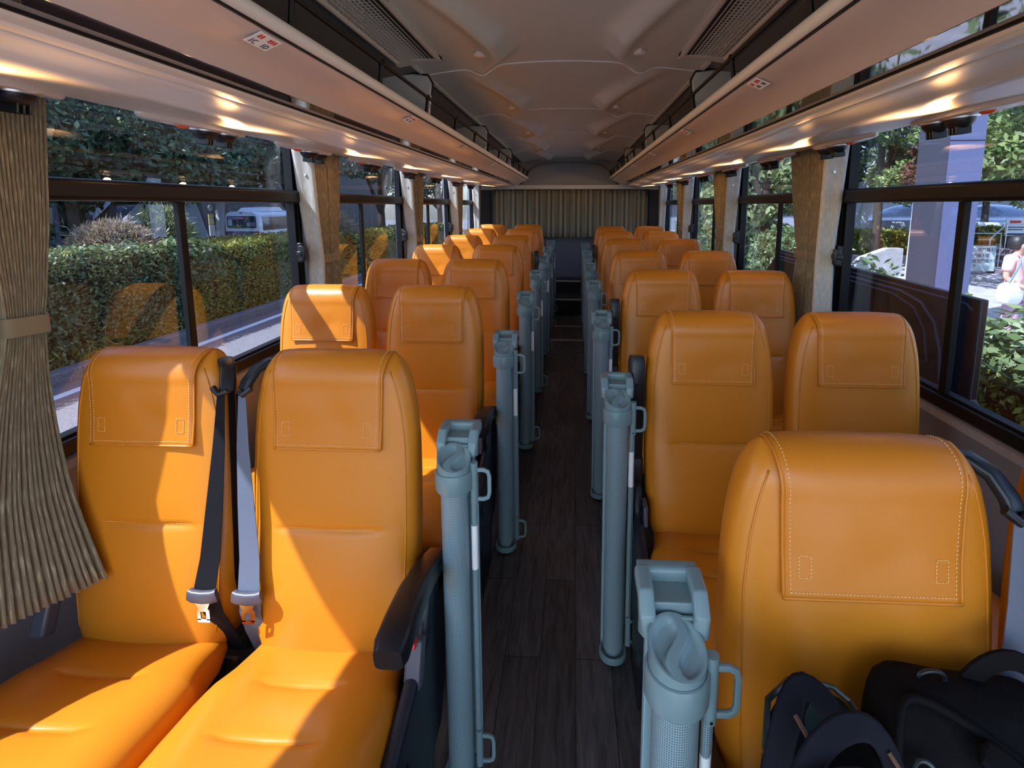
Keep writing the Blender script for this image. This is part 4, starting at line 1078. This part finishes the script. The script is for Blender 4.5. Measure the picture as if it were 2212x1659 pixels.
def tree(label, x, y, zg, h, cr, n, size, m, trunk_r=.14, blobs=None, cat='tree', name='tree', core=True, lean=0):
    t = thing(name, label, cat, (x, y, zg))
    if blobs is None:
        blobs = []
        for k in range(11):
            a = rng.uniform(0, 2*PI); rr = cr*rng.uniform(.15, .75); zz = h*rng.uniform(.52, .95)
            s_ = cr*rng.uniform(.38, .62); blobs.append((rr*math.cos(a), rr*math.sin(a), zz, s_, s_, s_*.75))
    p, q = clump(n, blobs); leaves_obj('foliage', leaf_quads(p, q, size), m, t)
    tb = MB().tube([(0, 0, -.2), (.03, .02, h*.2), (lean*.5, .05, h*.4), (lean, 0, h*.65)], [trunk_r*1.25, trunk_r, trunk_r*.8, trunk_r*.4], 10)
    for b in blobs[:6]:
        tb.tube([(lean*.3, .03, h*.33), (b[0]*.5, b[1]*.5, (h*.36+b[2])/2), (b[0], b[1], b[2])], [trunk_r*.55, trunk_r*.35, trunk_r*.12], 6)
    obj('trunk', tb, M['bark'], t)
    return t
GZ = -.85
# --- left side: road, kerb, planting strip, lower street behind
struct('ground', MB().box(-6.2, 1.62, -14, 60, GZ-.3, GZ), M['asphalt'], smooth=False)
struct('trim_40', MB().box(-5.93, -5.80, -14, 60, GZ-.01, GZ+.004), M['white_paint'], smooth=False)
kb = MB()
y = -12.0
while y < 50: kb.box(-6.40, -6.2, y+.006, y+.894, GZ-.2, GZ+.16); y += .9
struct('trim_41', kb, M['kerb'], bevel=.015)
struct('trim_42', MB().box(-9.6, -6.40, -14, 60, GZ-.4, GZ+.13), M['dirt'], smooth=False)
struct('trim_43', MB().box(-60, -9.6, -30, 120, -2.3, -1.95), M['asphalt'], smooth=False)
hedge('hedge', 'long shaded green hedge along the kerb, seen through the nearest left window', -7.9, -6.5, 1.0, 8.35, GZ+.1, .66, 60000, .032, M['leaf_hedge'])
hedge('hedge', 'sunlit yellow-green clipped hedge behind the nearest left window mullion', -7.8, -6.45, 8.55, 14.2, GZ+.1, .60, 38000, .030, M['leaf_hedge2'])
hedge('hedge', 'more distant yellow-green hedge seen through the second left window', -7.8, -6.5, 15.2, 26, GZ+.1, .45, 12000, .07, M['leaf_hedge2'])
def low_grass(label, pts_fn, n, m, sz):
    pass
gp = np.stack([rng.uniform(-6.75, -6.42, 3200), rng.uniform(1, 14, 3200), GZ+.13+rng.uniform(0, .22, 3200)], 1)
g = leaves_obj('grass_tufts', leaf_quads(gp, np.tile([1., 0, .3], (3200, 1)), .075, 1, .16), M['leaf_hedge2']); tag(g, 'thin grass growing at the foot of the hedge by the kerb', 'grass', kind='stuff')
def spiky(name, label, x, y, z, r, h, n, m):
    t = thing(name, label, 'shrub', (x, y, z))
    d = rng.normal(size=(n, 3)); d[:, 2] = np.abs(d[:, 2])*1.2; d /= np.linalg.norm(d, axis=1)[:, None]
    rr = rng.uniform(.25, 1.0, n)**.6*(1+.18*rng.normal(size=n)*(rng.uniform(size=n) < .15)); p = d*np.array([r, r, h])*rr[:, None]
    a = rng.normal(size=(n, 3))*.35+d; a /= np.linalg.norm(a, axis=1)[:, None]; b = np.cross(a, rng.normal(size=(n, 3))); b /= np.linalg.norm(b, axis=1)[:, None]
    s1 = .06*rng.uniform(.5, 1.4, n)[:, None]
    P4 = np.stack([p-a*s1, p+b*.010, p+a*s1, p-b*.010], 1).reshape(-1, 3)
    leaves_obj('twigs', P4, m, t)
    obj('stem', MB().tube([(0, 0, -.75), (0, 0, h*.5)], [.05, .02], 8), M['bark'], t)
    obj('inside', MB().lathe((0, 0, 0), [(.0, -.1), (r*.6, 0), (r*.55, h*.35), (r*.25, h*.6), (0, h*.66)], 12), M['hedge_core'], t)
spiky('twiggy_shrub', 'pinkish dry twiggy shrub rising above the nearest hedge', -7.55, 8.05, .55, .62, .56, 9000, M['leaf_pink'])
spiky('twiggy_shrub', 'pale green feathery shrub right of the pinkish one, left of the mullion', -7.6, 9.15, .55, .58, .80, 9000, M['leaf_pale'])
spiky('twiggy_shrub', 'brownish feathery shrub seen through the second left window', -7.6, 15.6, .15, 1.0, 1.2, 8000, M['leaf_pink'])
hedge('hedge', 'bright green bush between the nearest two hedges', -7.3, -6.5, 7.9, 9.2, .05, .62, 6000, .055, M['leaf_fresh'], rough=.10)
hedge('hedge', 'dark shaded hedge further back on the far left', -11.6, -9.9, 5.0, 10.6, -1.9, .93, 12000, .09, M['leaf_dark'])
# trees on the left
blA = [(-.5, 0, 4.0, 1.8, 1.6, .9), (1.0, 1.5, 4.2, 1.5, 1.9, .9), (.3, -1.8, 4.5, 1.7, 1.5, 1.0), (.4, 3.2, 4.6, 1.6, 1.6, 1.2), (0, -.2, 5.6, 2.0, 2.4, 1.2), (-.3, -3.6, 5.0, 1.6, 1.8, 1.3)]
tree('large dark evergreen tree with a thick trunk at the far left window', -10.4, 10.1, -1.95, 7, 2.6, 26000, .085, M['leaf_dark'], .34, blA)
for i, (x, y, h, r, lb) in enumerate(((-12.5, 15.5, 8.5, 3.3, 'dark leafy tree in the middle of the nearest left window'), (-11.8, 21.5, 8, 3.0, 'dark tree behind the white bus outside the left windows'), (-14, 9, 10, 3.8, 'tall dark tree behind the thick-trunked one on the left'), (-11, 29, 8.5, 3.4, 'dark tree seen through the second left window'), (-10.5, 40, 9, 4, 'distant dark tree filling the farthest left windows'), (-17.5, 20, 11, 4.5, 'high dark tree crown at the back of the left side'))):
    bl = [(rng.uniform(-.6, .6)*r, rng.uniform(-.8, .8)*r, 5.0+rng.uniform(0, h-4.6), r*.52, r*.58, r*.40) for k in range(16)]
    tree(lb, x, y, -1.95, h, r, 17000, .13, M['leaf_dark'], .22, bl)
# dark building with pale window boards and slanting white struts
b = thing('building', 'dark brown building with pale panels behind the trees on the left', 'building', (-26, 24, -2))
obj('facade', MB().box(-2, 0, -22, 45, 0, 14), M['building'], b, smooth=False)
for k, (ya, yb, za, zb_) in enumerate(((2.5, 4.4, 2.95, 3.5), (2.6, 4.6, 2.35, 2.8), (-18, -11, 2.2, 3.6), (6, 10, 2.4, 4.2), (14, 20, 5, 7), (-3, 2, 6, 7.5))):
    f = obj('window', MB().box(.0, .06, ya-.08, yb+.08, za-.08, zb_+.08), M['building_pale'], b, smooth=False); obj('pane', MB().box(.06, .075, ya, yb, za, zb_), M['building_pale'] if k < 2 else M['winglass'], f, smooth=False)
def strut(label, p, q, w, m=M['whitemetal'], grp='slanting white struts', name='strut'):
    p, q = Vector(p), Vector(q); c = (p+q)/2
    o = obj(name, MB().sweep([p-c, q-c], rrect(w, w*.6, w*.2, 3), (1, 0, .01)), m); o.location = c
    tag(o, label, 'strut', grp); return o
strut('pale slanting strut of the building left of the feathery green shrub', (-15, 16.2, -1.2), (-15, 17.6, 4.5), .30)
strut('second slanting strut, leaning the other way behind the green shrub', (-15, 20.3, -1.2), (-15, 18.0, 4.5), .34)
strut('pale pointed strut above the rear of the white bus', (-14.5, 20.2, -1.0), (-14.5, 20.9, 4.5), .16)
strut('twin white lamp mast seen high in the second left window, left one', (-9, 17.6, -1.9), (-9, 17.0, 7), .12)
strut('twin white lamp mast seen high in the second left window, right one', (-9, 18.5, -1.9), (-9, 18.1, 7), .12)
# street sign with 70
sg = thing('bus_stop_sign', 'tall bus stop sign with round 70 disc above yellow 70 panel', 'sign', (-17.2, 23.6, -1.95))
obj('post', MB().cyl((0, .34), .05, 0, 3.0), M['bark'], sg)
obj('post_board', MB().box(-.05, -.02, .0, .42, 0, 2.9), M['building'], sg, smooth=False)
d = obj('disc', MB().loft([[(x, .13*math.cos(a), 3.21+.13*math.sin(a)) for a in np.linspace(0, 2*PI, 28, endpoint=False)] for x in (-.02, .02)]), M['signwhite'], sg)
# readable from the bus side (+x)
RT = (PI/2, 0, PI/2)
obj('yellow_panel', MB().box(-.02, .02, -.17, .17, 2.42, 2.90), M['signyellow'], sg, smooth=False)
obj('white_disc', MB().loft([[(x, .12*math.cos(a), 2.66+.15*math.sin(a)) for a in np.linspace(0, 2*PI, 28, endpoint=False)] for x in (.02, .024)]), M['signwhite'], sg)
obj('timetable', MB().box(-.02, .02, -.17, .17, 1.88, 2.39), M['signwhite'], sg, smooth=False)
ln = MB()
for k in range(7): ln.box(.0205, .0225, -.12, .04+.07*((k*37) % 3)/2, 1.95+k*.06, 1.965+k*.06)
obj('timetable_line', ln, M['signdark'], sg, smooth=False)
text('number', '70', .20, (.024, 0, 3.21), RT, M['signdark'], sg, 'CENTER', .002); text('number', '70', .24, (.027, 0, 2.66), RT, M['signdark'], sg, 'CENTER', .002)

# the white bus waiting beyond the hedge, seen from behind
bs = thing('city_bus', 'white city bus seen from behind beyond the hedge on the left', 'bus', (-22.0, 33.0, -2.05), .04)
BW, BL, BH = 2.3, 9.0, 3.05
ring = [(-BW/2, .35), (-BW/2, 2.55), (-BW/2+.10, 2.86), (-BW/2+.35, 3.0), (0, 3.05), (BW/2-.35, 3.0), (BW/2-.10, 2.86), (BW/2, 2.55), (BW/2, .35)]
obj('body', MB().loft([[(x*k, y_, z) for x, z in ring] for y_, k in ((.0, .94), (.06, .985), (.25, 1), (BL, 1))]), M['buswhite'], bs, bevel=.02)
obj('blue_band', MB().box(-BW/2+.02, BW/2-.02, -.012, .05, 1.05, 1.72), M['busblue'], bs, smooth=False)
rw = obj('rear_window', MB().prism(rrect(.98, .40, .12, 5), 'y', -.02, .03), M['busglass'], bs); rw.location = (0, 0, 2.33)
obj('display', MB().box(-.45, .42, -.03, -.021, .20, .30), M['led'], rw, smooth=False)
ps = obj('poster', MB().box(.34, .90, -.03, -.021, -.28, -.02), M['signblue'], rw, smooth=False)
obj('poster_text', MB().box(.55, .86, -.034, -.030, -.22, -.17).box(.55, .86, -.034, -.030, -.12, -.07), M['signred'], ps, smooth=False); obj('poster_text', MB().box(.38, .50, -.034, -.030, -.22, -.08), M['signyellow'], ps, smooth=False)
obj('notice', MB().box(-.90, -.62, -.03, -.021, -.22, .16), M['board'], rw, smooth=False)
obj('side_window', MB().box(BW/2-.01, BW/2+.012, .45, BL-.3, 1.75, 2.72), M['busglass'], bs, smooth=False)
obj('gutter', MB().box(BW/2+.0, BW/2+.03, .3, BL, 2.66, 2.70), M['buswhite'], bs)
obj('roof_unit', MB().prism([(.9, 0), (1.4, .26), (3.4, .30), (3.9, .04), (3.9, 0)], 'x', -.8, .8), M['buswhite'], bs, bevel=.05).location = (0, 0, 3.02)
obj('marker_lamp', MB().box(-.08, .08, -.03, .02, 2.92, 2.97), M['black'], bs)
for s_ in (-1, 1):
    for yy in (1.8, 7.0): obj('wheel', MB().tube([(s_*1.12, yy, .48), (s_*.85, yy, .48)], [.48, .48], 24), M['rubber'], bs)
text('rear_lettering', '紹介', .30, (-.05, -.016, 1.55), (PI/2, 0, 0), M['white_letters'], bs, 'RIGHT', .002); text('rear_lettering', 'ワラップ', .30, (-.02, -.016, 1.55), (PI/2, 0, 0), M['orange_paint'], bs, 'LEFT', .002, .78)

# --- right side
struct('trim_50', MB().box(1.62, 5.4, -14, 60, GZ-.3, GZ+.12), M['paving'], smooth=False)
struct('trim_51', MB().box(5.4, 60, -14, 90, GZ-.3, -.70), M['paving'], smooth=False)
hedge('hedge', 'low clipped sunlit hedge outside the nearest right window', 2.15, 3.6, -1.5, 2.95, GZ+.12, .52, 30000, .022, M['leaf_hedge2'], ('x0', 'z1', 'y1'), .05)
def laurel(label, x, y, z, r, h, n):
    t = thing('leafy_shrub', label, 'shrub', (x, y, z))
    k = n; d = rng.normal(size=(k, 3)); d[:, 2] = np.abs(d[:, 2]); d /= np.linalg.norm(d, axis=1)[:, None]
    p = d*np.array([r, r*1.3, h])*rng.uniform(.3, 1, k)[:, None]**.5
    leaves_obj('foliage', leaf_quads(p, d*.6+np.array([0, 0, .6]), .045, .9, .38), M['leaf_fresh'], t)
    obj('stem', MB().tube([(0, 0, GZ+.10-z), (.03, 0, -.4), (.02, 0, h*.4)], [.016, .012, .006], 6), M['bark'], t)
laurel('glossy green laurel sprigs above the clipped hedge at the right picture edge', 2.36, 2.50, .50, .34, .36, 750)
laurel('bright green sprigs showing behind the dark hatch panel, right of the pillar', 2.46, 3.25, .50, .20, .30, 110)
laurel('bright green sprigs at the lower left of the nearest right window', 2.52, 4.3, .62, .22, .34, 150)
tw = MB()
for k in range(26):
    a = Vector((2.14+rng.uniform(-.05, .1), rng.uniform(1.4, 2.9), rng.uniform(-.3, .15))); pts = [a]
    for q in range(4): pts.append(pts[-1]+Vector((rng.uniform(-.05, .03), rng.uniform(-.14, .10), rng.uniform(-.02, .13))))
    tw.tube(pts, [.006, .005, .004, .003, .002], 5)
o = obj('bare_branches', tw, M['concrete']); tag(o, 'tangle of thin pale bare twigs at the foot of the right clipped hedge', 'branches', kind='stuff')
# raised dark hatch of the luggage hold
hp = thing('luggage_hatch', 'raised dark luggage hatch panel with embossed beads outside the right windows', 'hatch', (1.52, 2.9, .70))
def hz(y): return 1.005-.70
hpoly = [(-1.045, -.62), (-1.075, -.10), (-1.045, -.075), (-1.045, .300), (.75, .330), (.95, .18), (1.0, -.62)]
obj('panel', MB().prism(hpoly, 'x', -.012, .018), M['hatch'], hp, bevel=.006)
bd_ = MB()
bd_.tube([(-.014, .72, .285), (-.014, -.60, .262), (-.014, -.74, .235), (-.014, -.83, .17), (-.014, -.875, .07), (-.014, -.90, -.10), (-.014, -.91, -.6)], .006, 6)
bd_.tube([(-.014, .72, .265), (-.014, -.55, .240), (-.014, -.70, .205), (-.014, -.775, .13), (-.014, -.81, .0)], .004, 6)
bd_.tube([(-.014, .74, .31), (-.014, -.98, .275), (-.014, -1.015, .255)], .0035, 6)
obj('bead', bd_, M['hatch_line'], hp)
obj('stay', MB().tube([(.02, -.2, -.1), (.02, -.2, -1.45)], .012, 8), M['black'], hp)
# big pillar by the plaza
pl_ = thing('pillar', 'tall blue-grey rectangular pillar standing on the plaza at the right', 'pillar', (5.98, 8.55, -.74))
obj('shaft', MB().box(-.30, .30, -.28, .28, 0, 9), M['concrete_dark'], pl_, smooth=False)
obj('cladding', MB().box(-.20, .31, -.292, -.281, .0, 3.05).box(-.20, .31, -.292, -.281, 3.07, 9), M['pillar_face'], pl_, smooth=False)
obj('base', MB().box(-.36, .36, -.34, .34, 0, .05), M['concrete'], pl_, smooth=False)
# plaza planting, low walls
hedge('hedge', 'wide low sunlit hedge bed behind the plaza pillar', 9.5, 14.3, 19.7, 24, -.7, .25, 14000, .10, M['leaf_hedge2'], ('y0', 'z1', 'x0'), .05)
hedge('hedge', 'trimmed green hedge behind the glass railing and signboard on the right', 14.8, 34, 20.5, 23, -.7, .42, 14000, .10, M['leaf_hedge2'], ('y0', 'z1', 'x0'), .05)
w = obj('planter_wall', MB().prism([(8.0, -.70), (8.5, -.15), (9.2, .12), (9.6, .12), (9.6, -.70)], 'y', 15.2, 15.5), M['concrete'], smooth=False); tag(w, 'pale sloping concrete end wall beside the plaza pillar', 'wall')
w = obj('planter_wall', MB().box(14.75, 34, 19.9, 20.2, -.7, -.12), M['paving'], smooth=False); tag(w, 'long low pale concrete wall behind the signboard', 'wall')
w = obj('planter_wall', MB().box(8.0, 14.2, 19.0, 19.3, -.7, -.45), M['concrete'], smooth=False); tag(w, 'very low grey border wall in front of the wide hedge bed', 'wall')
sb = thing('signboard', 'pale glass signboard with lines of Japanese text on the plaza', 'sign', (12.05, 16.0, -.70))
obj('panel', MB().box(-.95, .75, -.02, .02, .08, .84), M['board'], sb, smooth=False)
obj('railing', MB().tube([(-1.0, 0, 1.22), (.85, 0, 1.22), (.85, 0, 0)], .02, 8).tube([(-1.0, 0, 1.22), (-1.0, 0, 0)], .02, 8), M['steel'], sb)
for k, (tx, c, cc) in enumerate((('ファッション専門職大学', 'signred', .72), ('国際工科専門職大学', 'signblue', .54), ('東京保健医療専門職大学', 'signdark', .38), ('東京通信大学', 'signdark', .22))):
    text('lettering', tx, .125, (-.50, -.022, cc), (PI/2, 0, 0), M['signdark'], sb, 'LEFT', .002, .95)
    obj('emblem', MB().loft([[(-.68+.10*math.cos(a), yy, cc+.06*math.sin(a)) for a in np.linspace(0, 2*PI, 20, endpoint=False)] for yy in (-.02, -.026)]), M[c], sb)
em = thing('round_logo', 'small round red blue and green logo above the signboard', 'logo', (11.5, 15.98, .36))
for k, c in enumerate(('signblue', 'signred', 'leaf_fresh')):
    obj('logo_sector', MB().prism([(0, 0)]+[(.16*math.cos(a), .12*math.sin(a)) for a in np.linspace(k*2.09, k*2.09+2.0, 8)], 'y', -.01, .01), M[c], em, smooth=False)
obj('post', MB().tube([(0, .015, 0), (0, .015, -1.06)], .008, 6), M['steel'], em)
# steps
sp = thing('plaza_steps', 'broad dark stone steps with pale treads at the right edge of the plaza', 'steps', (12.85, 15.2, -.70))
for k in range(5):
    o = obj('step', MB().box(.0+k*.55, 5.5, k*.42, 3.2, k*.15, k*.15+.13), M['stair'], sp, smooth=False)
    obj('tread', MB().box(.0+k*.55, 5.5, k*.42, 3.2, k*.15+.13, k*.15+.15), M['stairtop'], o, smooth=False)
hr = obj('handrail', MB().tube([(12.75, 16.2, -.70), (12.75, 16.2, .35), (14.9, 18.3, .72), (16.2, 18.4, .76)], .022, 8).tube([(14.9, 18.3, -.10), (14.9, 18.3, .72)], .02, 8), M['steel']); tag(hr, 'thin steel handrail climbing to the right behind the signboard', 'handrail')
ns = thing('notice_sign', 'small white notice with red heading on a post above the steps', 'sign', (15.55, 18.7, -.40))
obj('plate', MB().box(-.38, .38, -.01, .01, .70, 1.30), M['signwhite'], ns, smooth=False); obj('heading', MB().box(-.25, .12, -.014, -.010, 1.13, 1.24), M['signred'], ns, smooth=False)
obj('text_line', MB().box(-.30, .28, -.014, -.010, .98, 1.02).box(-.30, .22, -.014, -.010, .90, .94).box(-.36, .36, -.014, -.010, .72, .79), M['signdark'], ns, smooth=False)
obj('stand', MB().box(-.36, .36, .015, .05, -.1, .72), M['black'], ns, smooth=False)
# skylight domes
for k, (x, y, r, lb) in enumerate(((19.9, 25.5, 2.1, 'large clear skylight dome on a white kerb, right of the pillar'), (16.1, 25.5, 1.5, 'smaller clear skylight dome on a dark kerb, left of the pillar'))):
    t = thing('skylight_dome', lb, 'skylight', (x, y, .0))
    obj('kerb', MB().box(-r, r, -r, r, -.7, .62), M['buswhite'] if k == 0 else M['concrete'], t, bevel=.04)
    obj('bubble', MB().grid(lambda u, v, r=r: ((2*u-1)*r*.97, (2*v-1)*r*.97, .62+.80*(1-(2*u-1)**2)**.7*(1-(2*v-1)**2)**.7), 24, 24), M['dome'], t)
# trees right
for i, (x, y, h, r, m_, n_, sz, lb) in enumerate((
        (11.6, 13.4, 8.5, 3.0, 'leaf_tree', 17000, .085, 'large leafy tree above the plaza at the right picture edge'),
        (14.2, 19.6, 9, 3.2, 'leaf_tree', 15000, .10, 'leafy tree behind the plaza steps'),
        (9.8, 17, 8.5, 2.6, 'leaf_tree', 13000, .10, 'slender leafy tree left of the plaza pillar'),
        (12, 24, 9.5, 3.2, 'leaf_dark', 12000, .13, 'darker tree behind the skylight domes'),
        (7.2, 19, 9, 2.6, 'leaf_dark', 12000, .11, 'dark tree near the left frame of the nearest right window'),
        (4.3, 11.6, 5.2, 1.6, 'leaf_plane', 9000, .085, 'broad-leaved bright tree seen through the second right window'),
        (5.2, 15.5, 6.5, 2.0, 'leaf_plane', 8000, .10, 'broad-leaved tree seen through the third right window'),
        (6.0, 27, 8.5, 3.2, 'leaf_tree', 9000, .15, 'distant green tree behind the farthest right windows'),
        (18.5, 24, 10, 4, 'leaf_tree', 12000, .14, 'distant leafy tree at the far right'),
        (11, 33, 11, 4.5, 'leaf_dark', 10000, .20, 'tall dark tree far behind the plaza'))):
    lo_ = 2.6 if i not in (5, 6) else 1.0
    bl = [(rng.uniform(-.65, .65)*r, rng.uniform(-.65, .65)*r, lo_+rng.uniform(0, h-lo_-.6), r*.42, r*.42, r*.26) for k in range(15)]
    tree(lb, x, y, -.75, h, r, n_, sz, M[m_], .13, bl)
hedge('hedge', 'thicket of green leaves low outside the second and third right windows', 4.0, 4.9, 9.5, 20, GZ+.1, .75, 14000, .06, M['leaf_fresh'], ('x0', 'z1', 'y0'), .12)
t = tree('small red-leaved tree between the plaza pillar and the window frame', 9.2, 14.0, -.75, 4.0, .62, 2200, .055, M['leaf_red'], .05)
# buildings right
b = thing('building', 'pale modern building with glass bands beyond the plaza trees', 'building', (14, 44, -.7))
obj('facade', MB().box(-16, 30, 0, 6, 0, 4.2), M['building_pale'], b, smooth=False); obj('upper_storey', MB().box(-16, 30, -1, 6, 5.2, 7.5), M['building_pale'], b, smooth=False)
obj('window_band', MB().box(-16, 30, .6, 5, 4.2, 5.2).box(-15.5, 29.5, -.05, -.0, 1.2, 2.6), M['winglass'], b, smooth=False)
strut('wide pale slanting strut left of the plaza pillar', (12.6, 24, -.7), (14.2, 24, 5.5), .42, M['whitemetal'])
strut('ribbed pale slanting strut at the right above the steps', (22.4, 21, -.2), (20.4, 21, 3.6), .55, M['whitemetal'])
strut('narrow pale strut beside the plaza pillar', (8.6, 13.2, -.7), (8.65, 13.2, 2.2), .16, M['whitemetal'])

# ------------------------------------------------------------------ person walking past on the plaza
def skin_body(name, joints, edges, radii, m, parent, sub=2, root=0):
    me = bpy.data.meshes.new(name); me.from_pydata(joints, edges, []); me.update(); me.materials.append(m)
    o = bpy.data.objects.new(name, me); COL.objects.link(o); o.parent = parent
    sk = o.modifiers.new('skin', 'SKIN'); sk.use_smooth_shade = True
    lay = me.skin_vertices[0] if me.skin_vertices else None
    if lay is None:
        bm = bmesh.new(); bm.from_mesh(me); bm.verts.layers.skin.verify(); bm.to_mesh(me); bm.free(); lay = me.skin_vertices[0]
    for i, r in enumerate(radii): lay.data[i].radius = r if isinstance(r, tuple) else (r, r); lay.data[i].use_root = (i == root)
    o.modifiers.new('sub', 'SUBSURF').levels = sub; o.modifiers['sub'].render_levels = sub
    return o
pr = thing('person', 'person in a peach top and dusty pink trousers carrying a white bag', 'person', (6.22, 7.35, -.70), .5)
J = [(0, 0, .88), (0, .01, 1.02), (0, .02, 1.18), (0, .02, 1.30), (0, .01, 1.38), (0, -.01, 1.46), (0, -.02, 1.54),   # 0-6 spine, neck, head
     (-.15, .02, 1.30), (-.21, .03, 1.05), (-.14, -.16, .93), (-.08, -.24, .95),                                    # 7-10 left arm
     (.15, .02, 1.30), (.22, .05, 1.05), (.20, -.08, .84), (.19, -.11, .76),                                        # 11-14 right arm
     (-.085, 0, .82), (-.09, -.04, .46), (-.09, .06, .09), (-.09, -.06, .03),                                       # 15-18
     (.085, 0, .82), (.10, .06, .46), (.10, .18, .12), (.10, .10, .03)]
E_ = [(0, 1), (1, 2), (2, 3), (3, 4), (4, 5), (5, 6), (3, 7), (7, 8), (8, 9), (9, 10), (3, 11), (11, 12), (12, 13), (13, 14), (0, 15), (15, 16), (16, 17), (17, 18), (0, 19), (19, 20), (20, 21), (21, 22)]
R_ = [(.13, .10), (.115, .085), (.13, .09), (.12, .08), .045, .075, .088, .055, .040, .030, .026, .055, .040, .030, .026, .085, .058, .036, .035, .085, .058, .036, .035]
skin_body('body', J, E_, R_, M['skin'], pr)
nose = obj('nose', MB().lathe((0, 0, 0), [(.0, -.012), (.010, -.006), (.007, .006), (.003, .016), (0, .018)], 8), M['skin'], pr); nose.location = (0, -.112, 1.50)
for s_ in (-1, 1):
    e = obj('eye', MB().lathe((0, 0, 0), [(0, -.008), (.009, -.003), (.009, .003), (0, .008)], 10), M['hair'], pr); e.location = (s_*.030, -.097, 1.525)
    e = obj('ear', MB().lathe((0, 0, 0), [(0, -.026), (.010, -.015), (.012, .005), (.008, .022), (0, .026)], 8), M['skin'], pr); e.location = (s_*.085, .005, 1.505)
m_ = obj('mouth', MB().box(-.020, .020, -.003, .003, -.003, .003), M['signred'], pr, bevel=.002); m_.location = (0, -.100, 1.465)
fg = MB()
for hx, hy, hz_, dx, dy, dz in ((-.08, -.25, .95, .25, -.9, -.2), (.19, -.12, .75, 0, -.25, -1)):
    base = Vector((hx, hy, hz_)); d = Vector((dx, dy, dz)).normalized(); a = d.cross(Vector((1, 0, 0) if abs(dz) > .5 else (0, 0, 1))).normalized()
    for q, ln_ in ((-.024, .062), (-.008, .074), (.008, .070), (.024, .056)):
        p0_ = base+a*q; fg.tube([p0_, p0_+d*ln_*.5+Vector((0, .004, -.006)), p0_+d*ln_+Vector((0, .014, -.016))], [.0085, .0078, .0055], 8)
    fg.tube([base+a*.028-d*.02, base+a*.050+d*.015, base+a*.056+d*.035], [.010, .009, .006], 8)
obj('fingers', fg, M['skin'], pr)
skin_body('shirt', [(0, 0, .84), (0, .01, 1.02), (0, .02, 1.18), (0, .02, 1.31), (-.15, .02, 1.315), (-.205, .028, 1.12), (.15, .02, 1.315), (.215, .045, 1.12), (0, .01, 1.345)],
          [(0, 1), (1, 2), (2, 3), (3, 4), (4, 5), (3, 6), (6, 7), (3, 8)], [(.155, .12), (.140, .11), (.150, .115), (.135, .10), .078, .070, .078, .070, .07], M['shirt'], pr)
skin_body('trousers', [(0, 0, .86), (-.085, 0, .80), (-.09, -.04, .46), (-.09, .05, .14), (.085, 0, .80), (.10, .06, .46), (.10, .165, .17)], [(0, 1), (1, 2), (2, 3), (0, 4), (4, 5), (5, 6)], [(.14, .11), .105, .088, .075, .105, .088, .075], M['trousers'], pr)
hb = MB().lathe((0, .008, 1.50), [(.0, .135), (.05, .128), (.085, .10), (.105, .05), (.107, .0), (.098, -.04), (.07, -.07), (.0, -.075)], 20)
hb.v = [(x, y+.018 if y > -.03 else y*.62, z) for x, y, z in hb.v]
obj('hair', hb, M['hair'], pr)
for s_, yy in ((-1, 0), (1, .16)):
    o = obj('shoe', MB().loft([[(s_*.09+x, yy+y0_, z) for x, z in rrect(.04*k, .028*k, .02*k, 3)] for y0_, k in ((.08, .6), (.05, 1), (-.05, 1.1), (-.13, 1.05), (-.17, .6))]), M['shoe'], pr); o.location = (0, 0, .035)
bg_ = thing('shoulder_bag', 'puffy white shoulder bag with a blue strap carried by the person', 'bag', (6.05, 7.21, .14), .3)
obj('bag_body', MB().loft([[(x*k, y*k, z) for x, y in rrect(.17, .08, .05, 5)] for z, k in ((-.15, .6), (-.12, .95), (-.02, 1.05), (.08, 1.0), (.14, .8), (.16, .4))]), M['whitebag'], bg_, sub=1)
obj('bag_strap', MB().sweep([(-.10, -.03, .12), (-.02, -.05, .28), (.06, -.05, .42), (.15, .02, .50)], rrect(.016, .003, .002, 2), (0, -1, 0)), M['bluestrap'], bg_)
index_kids()
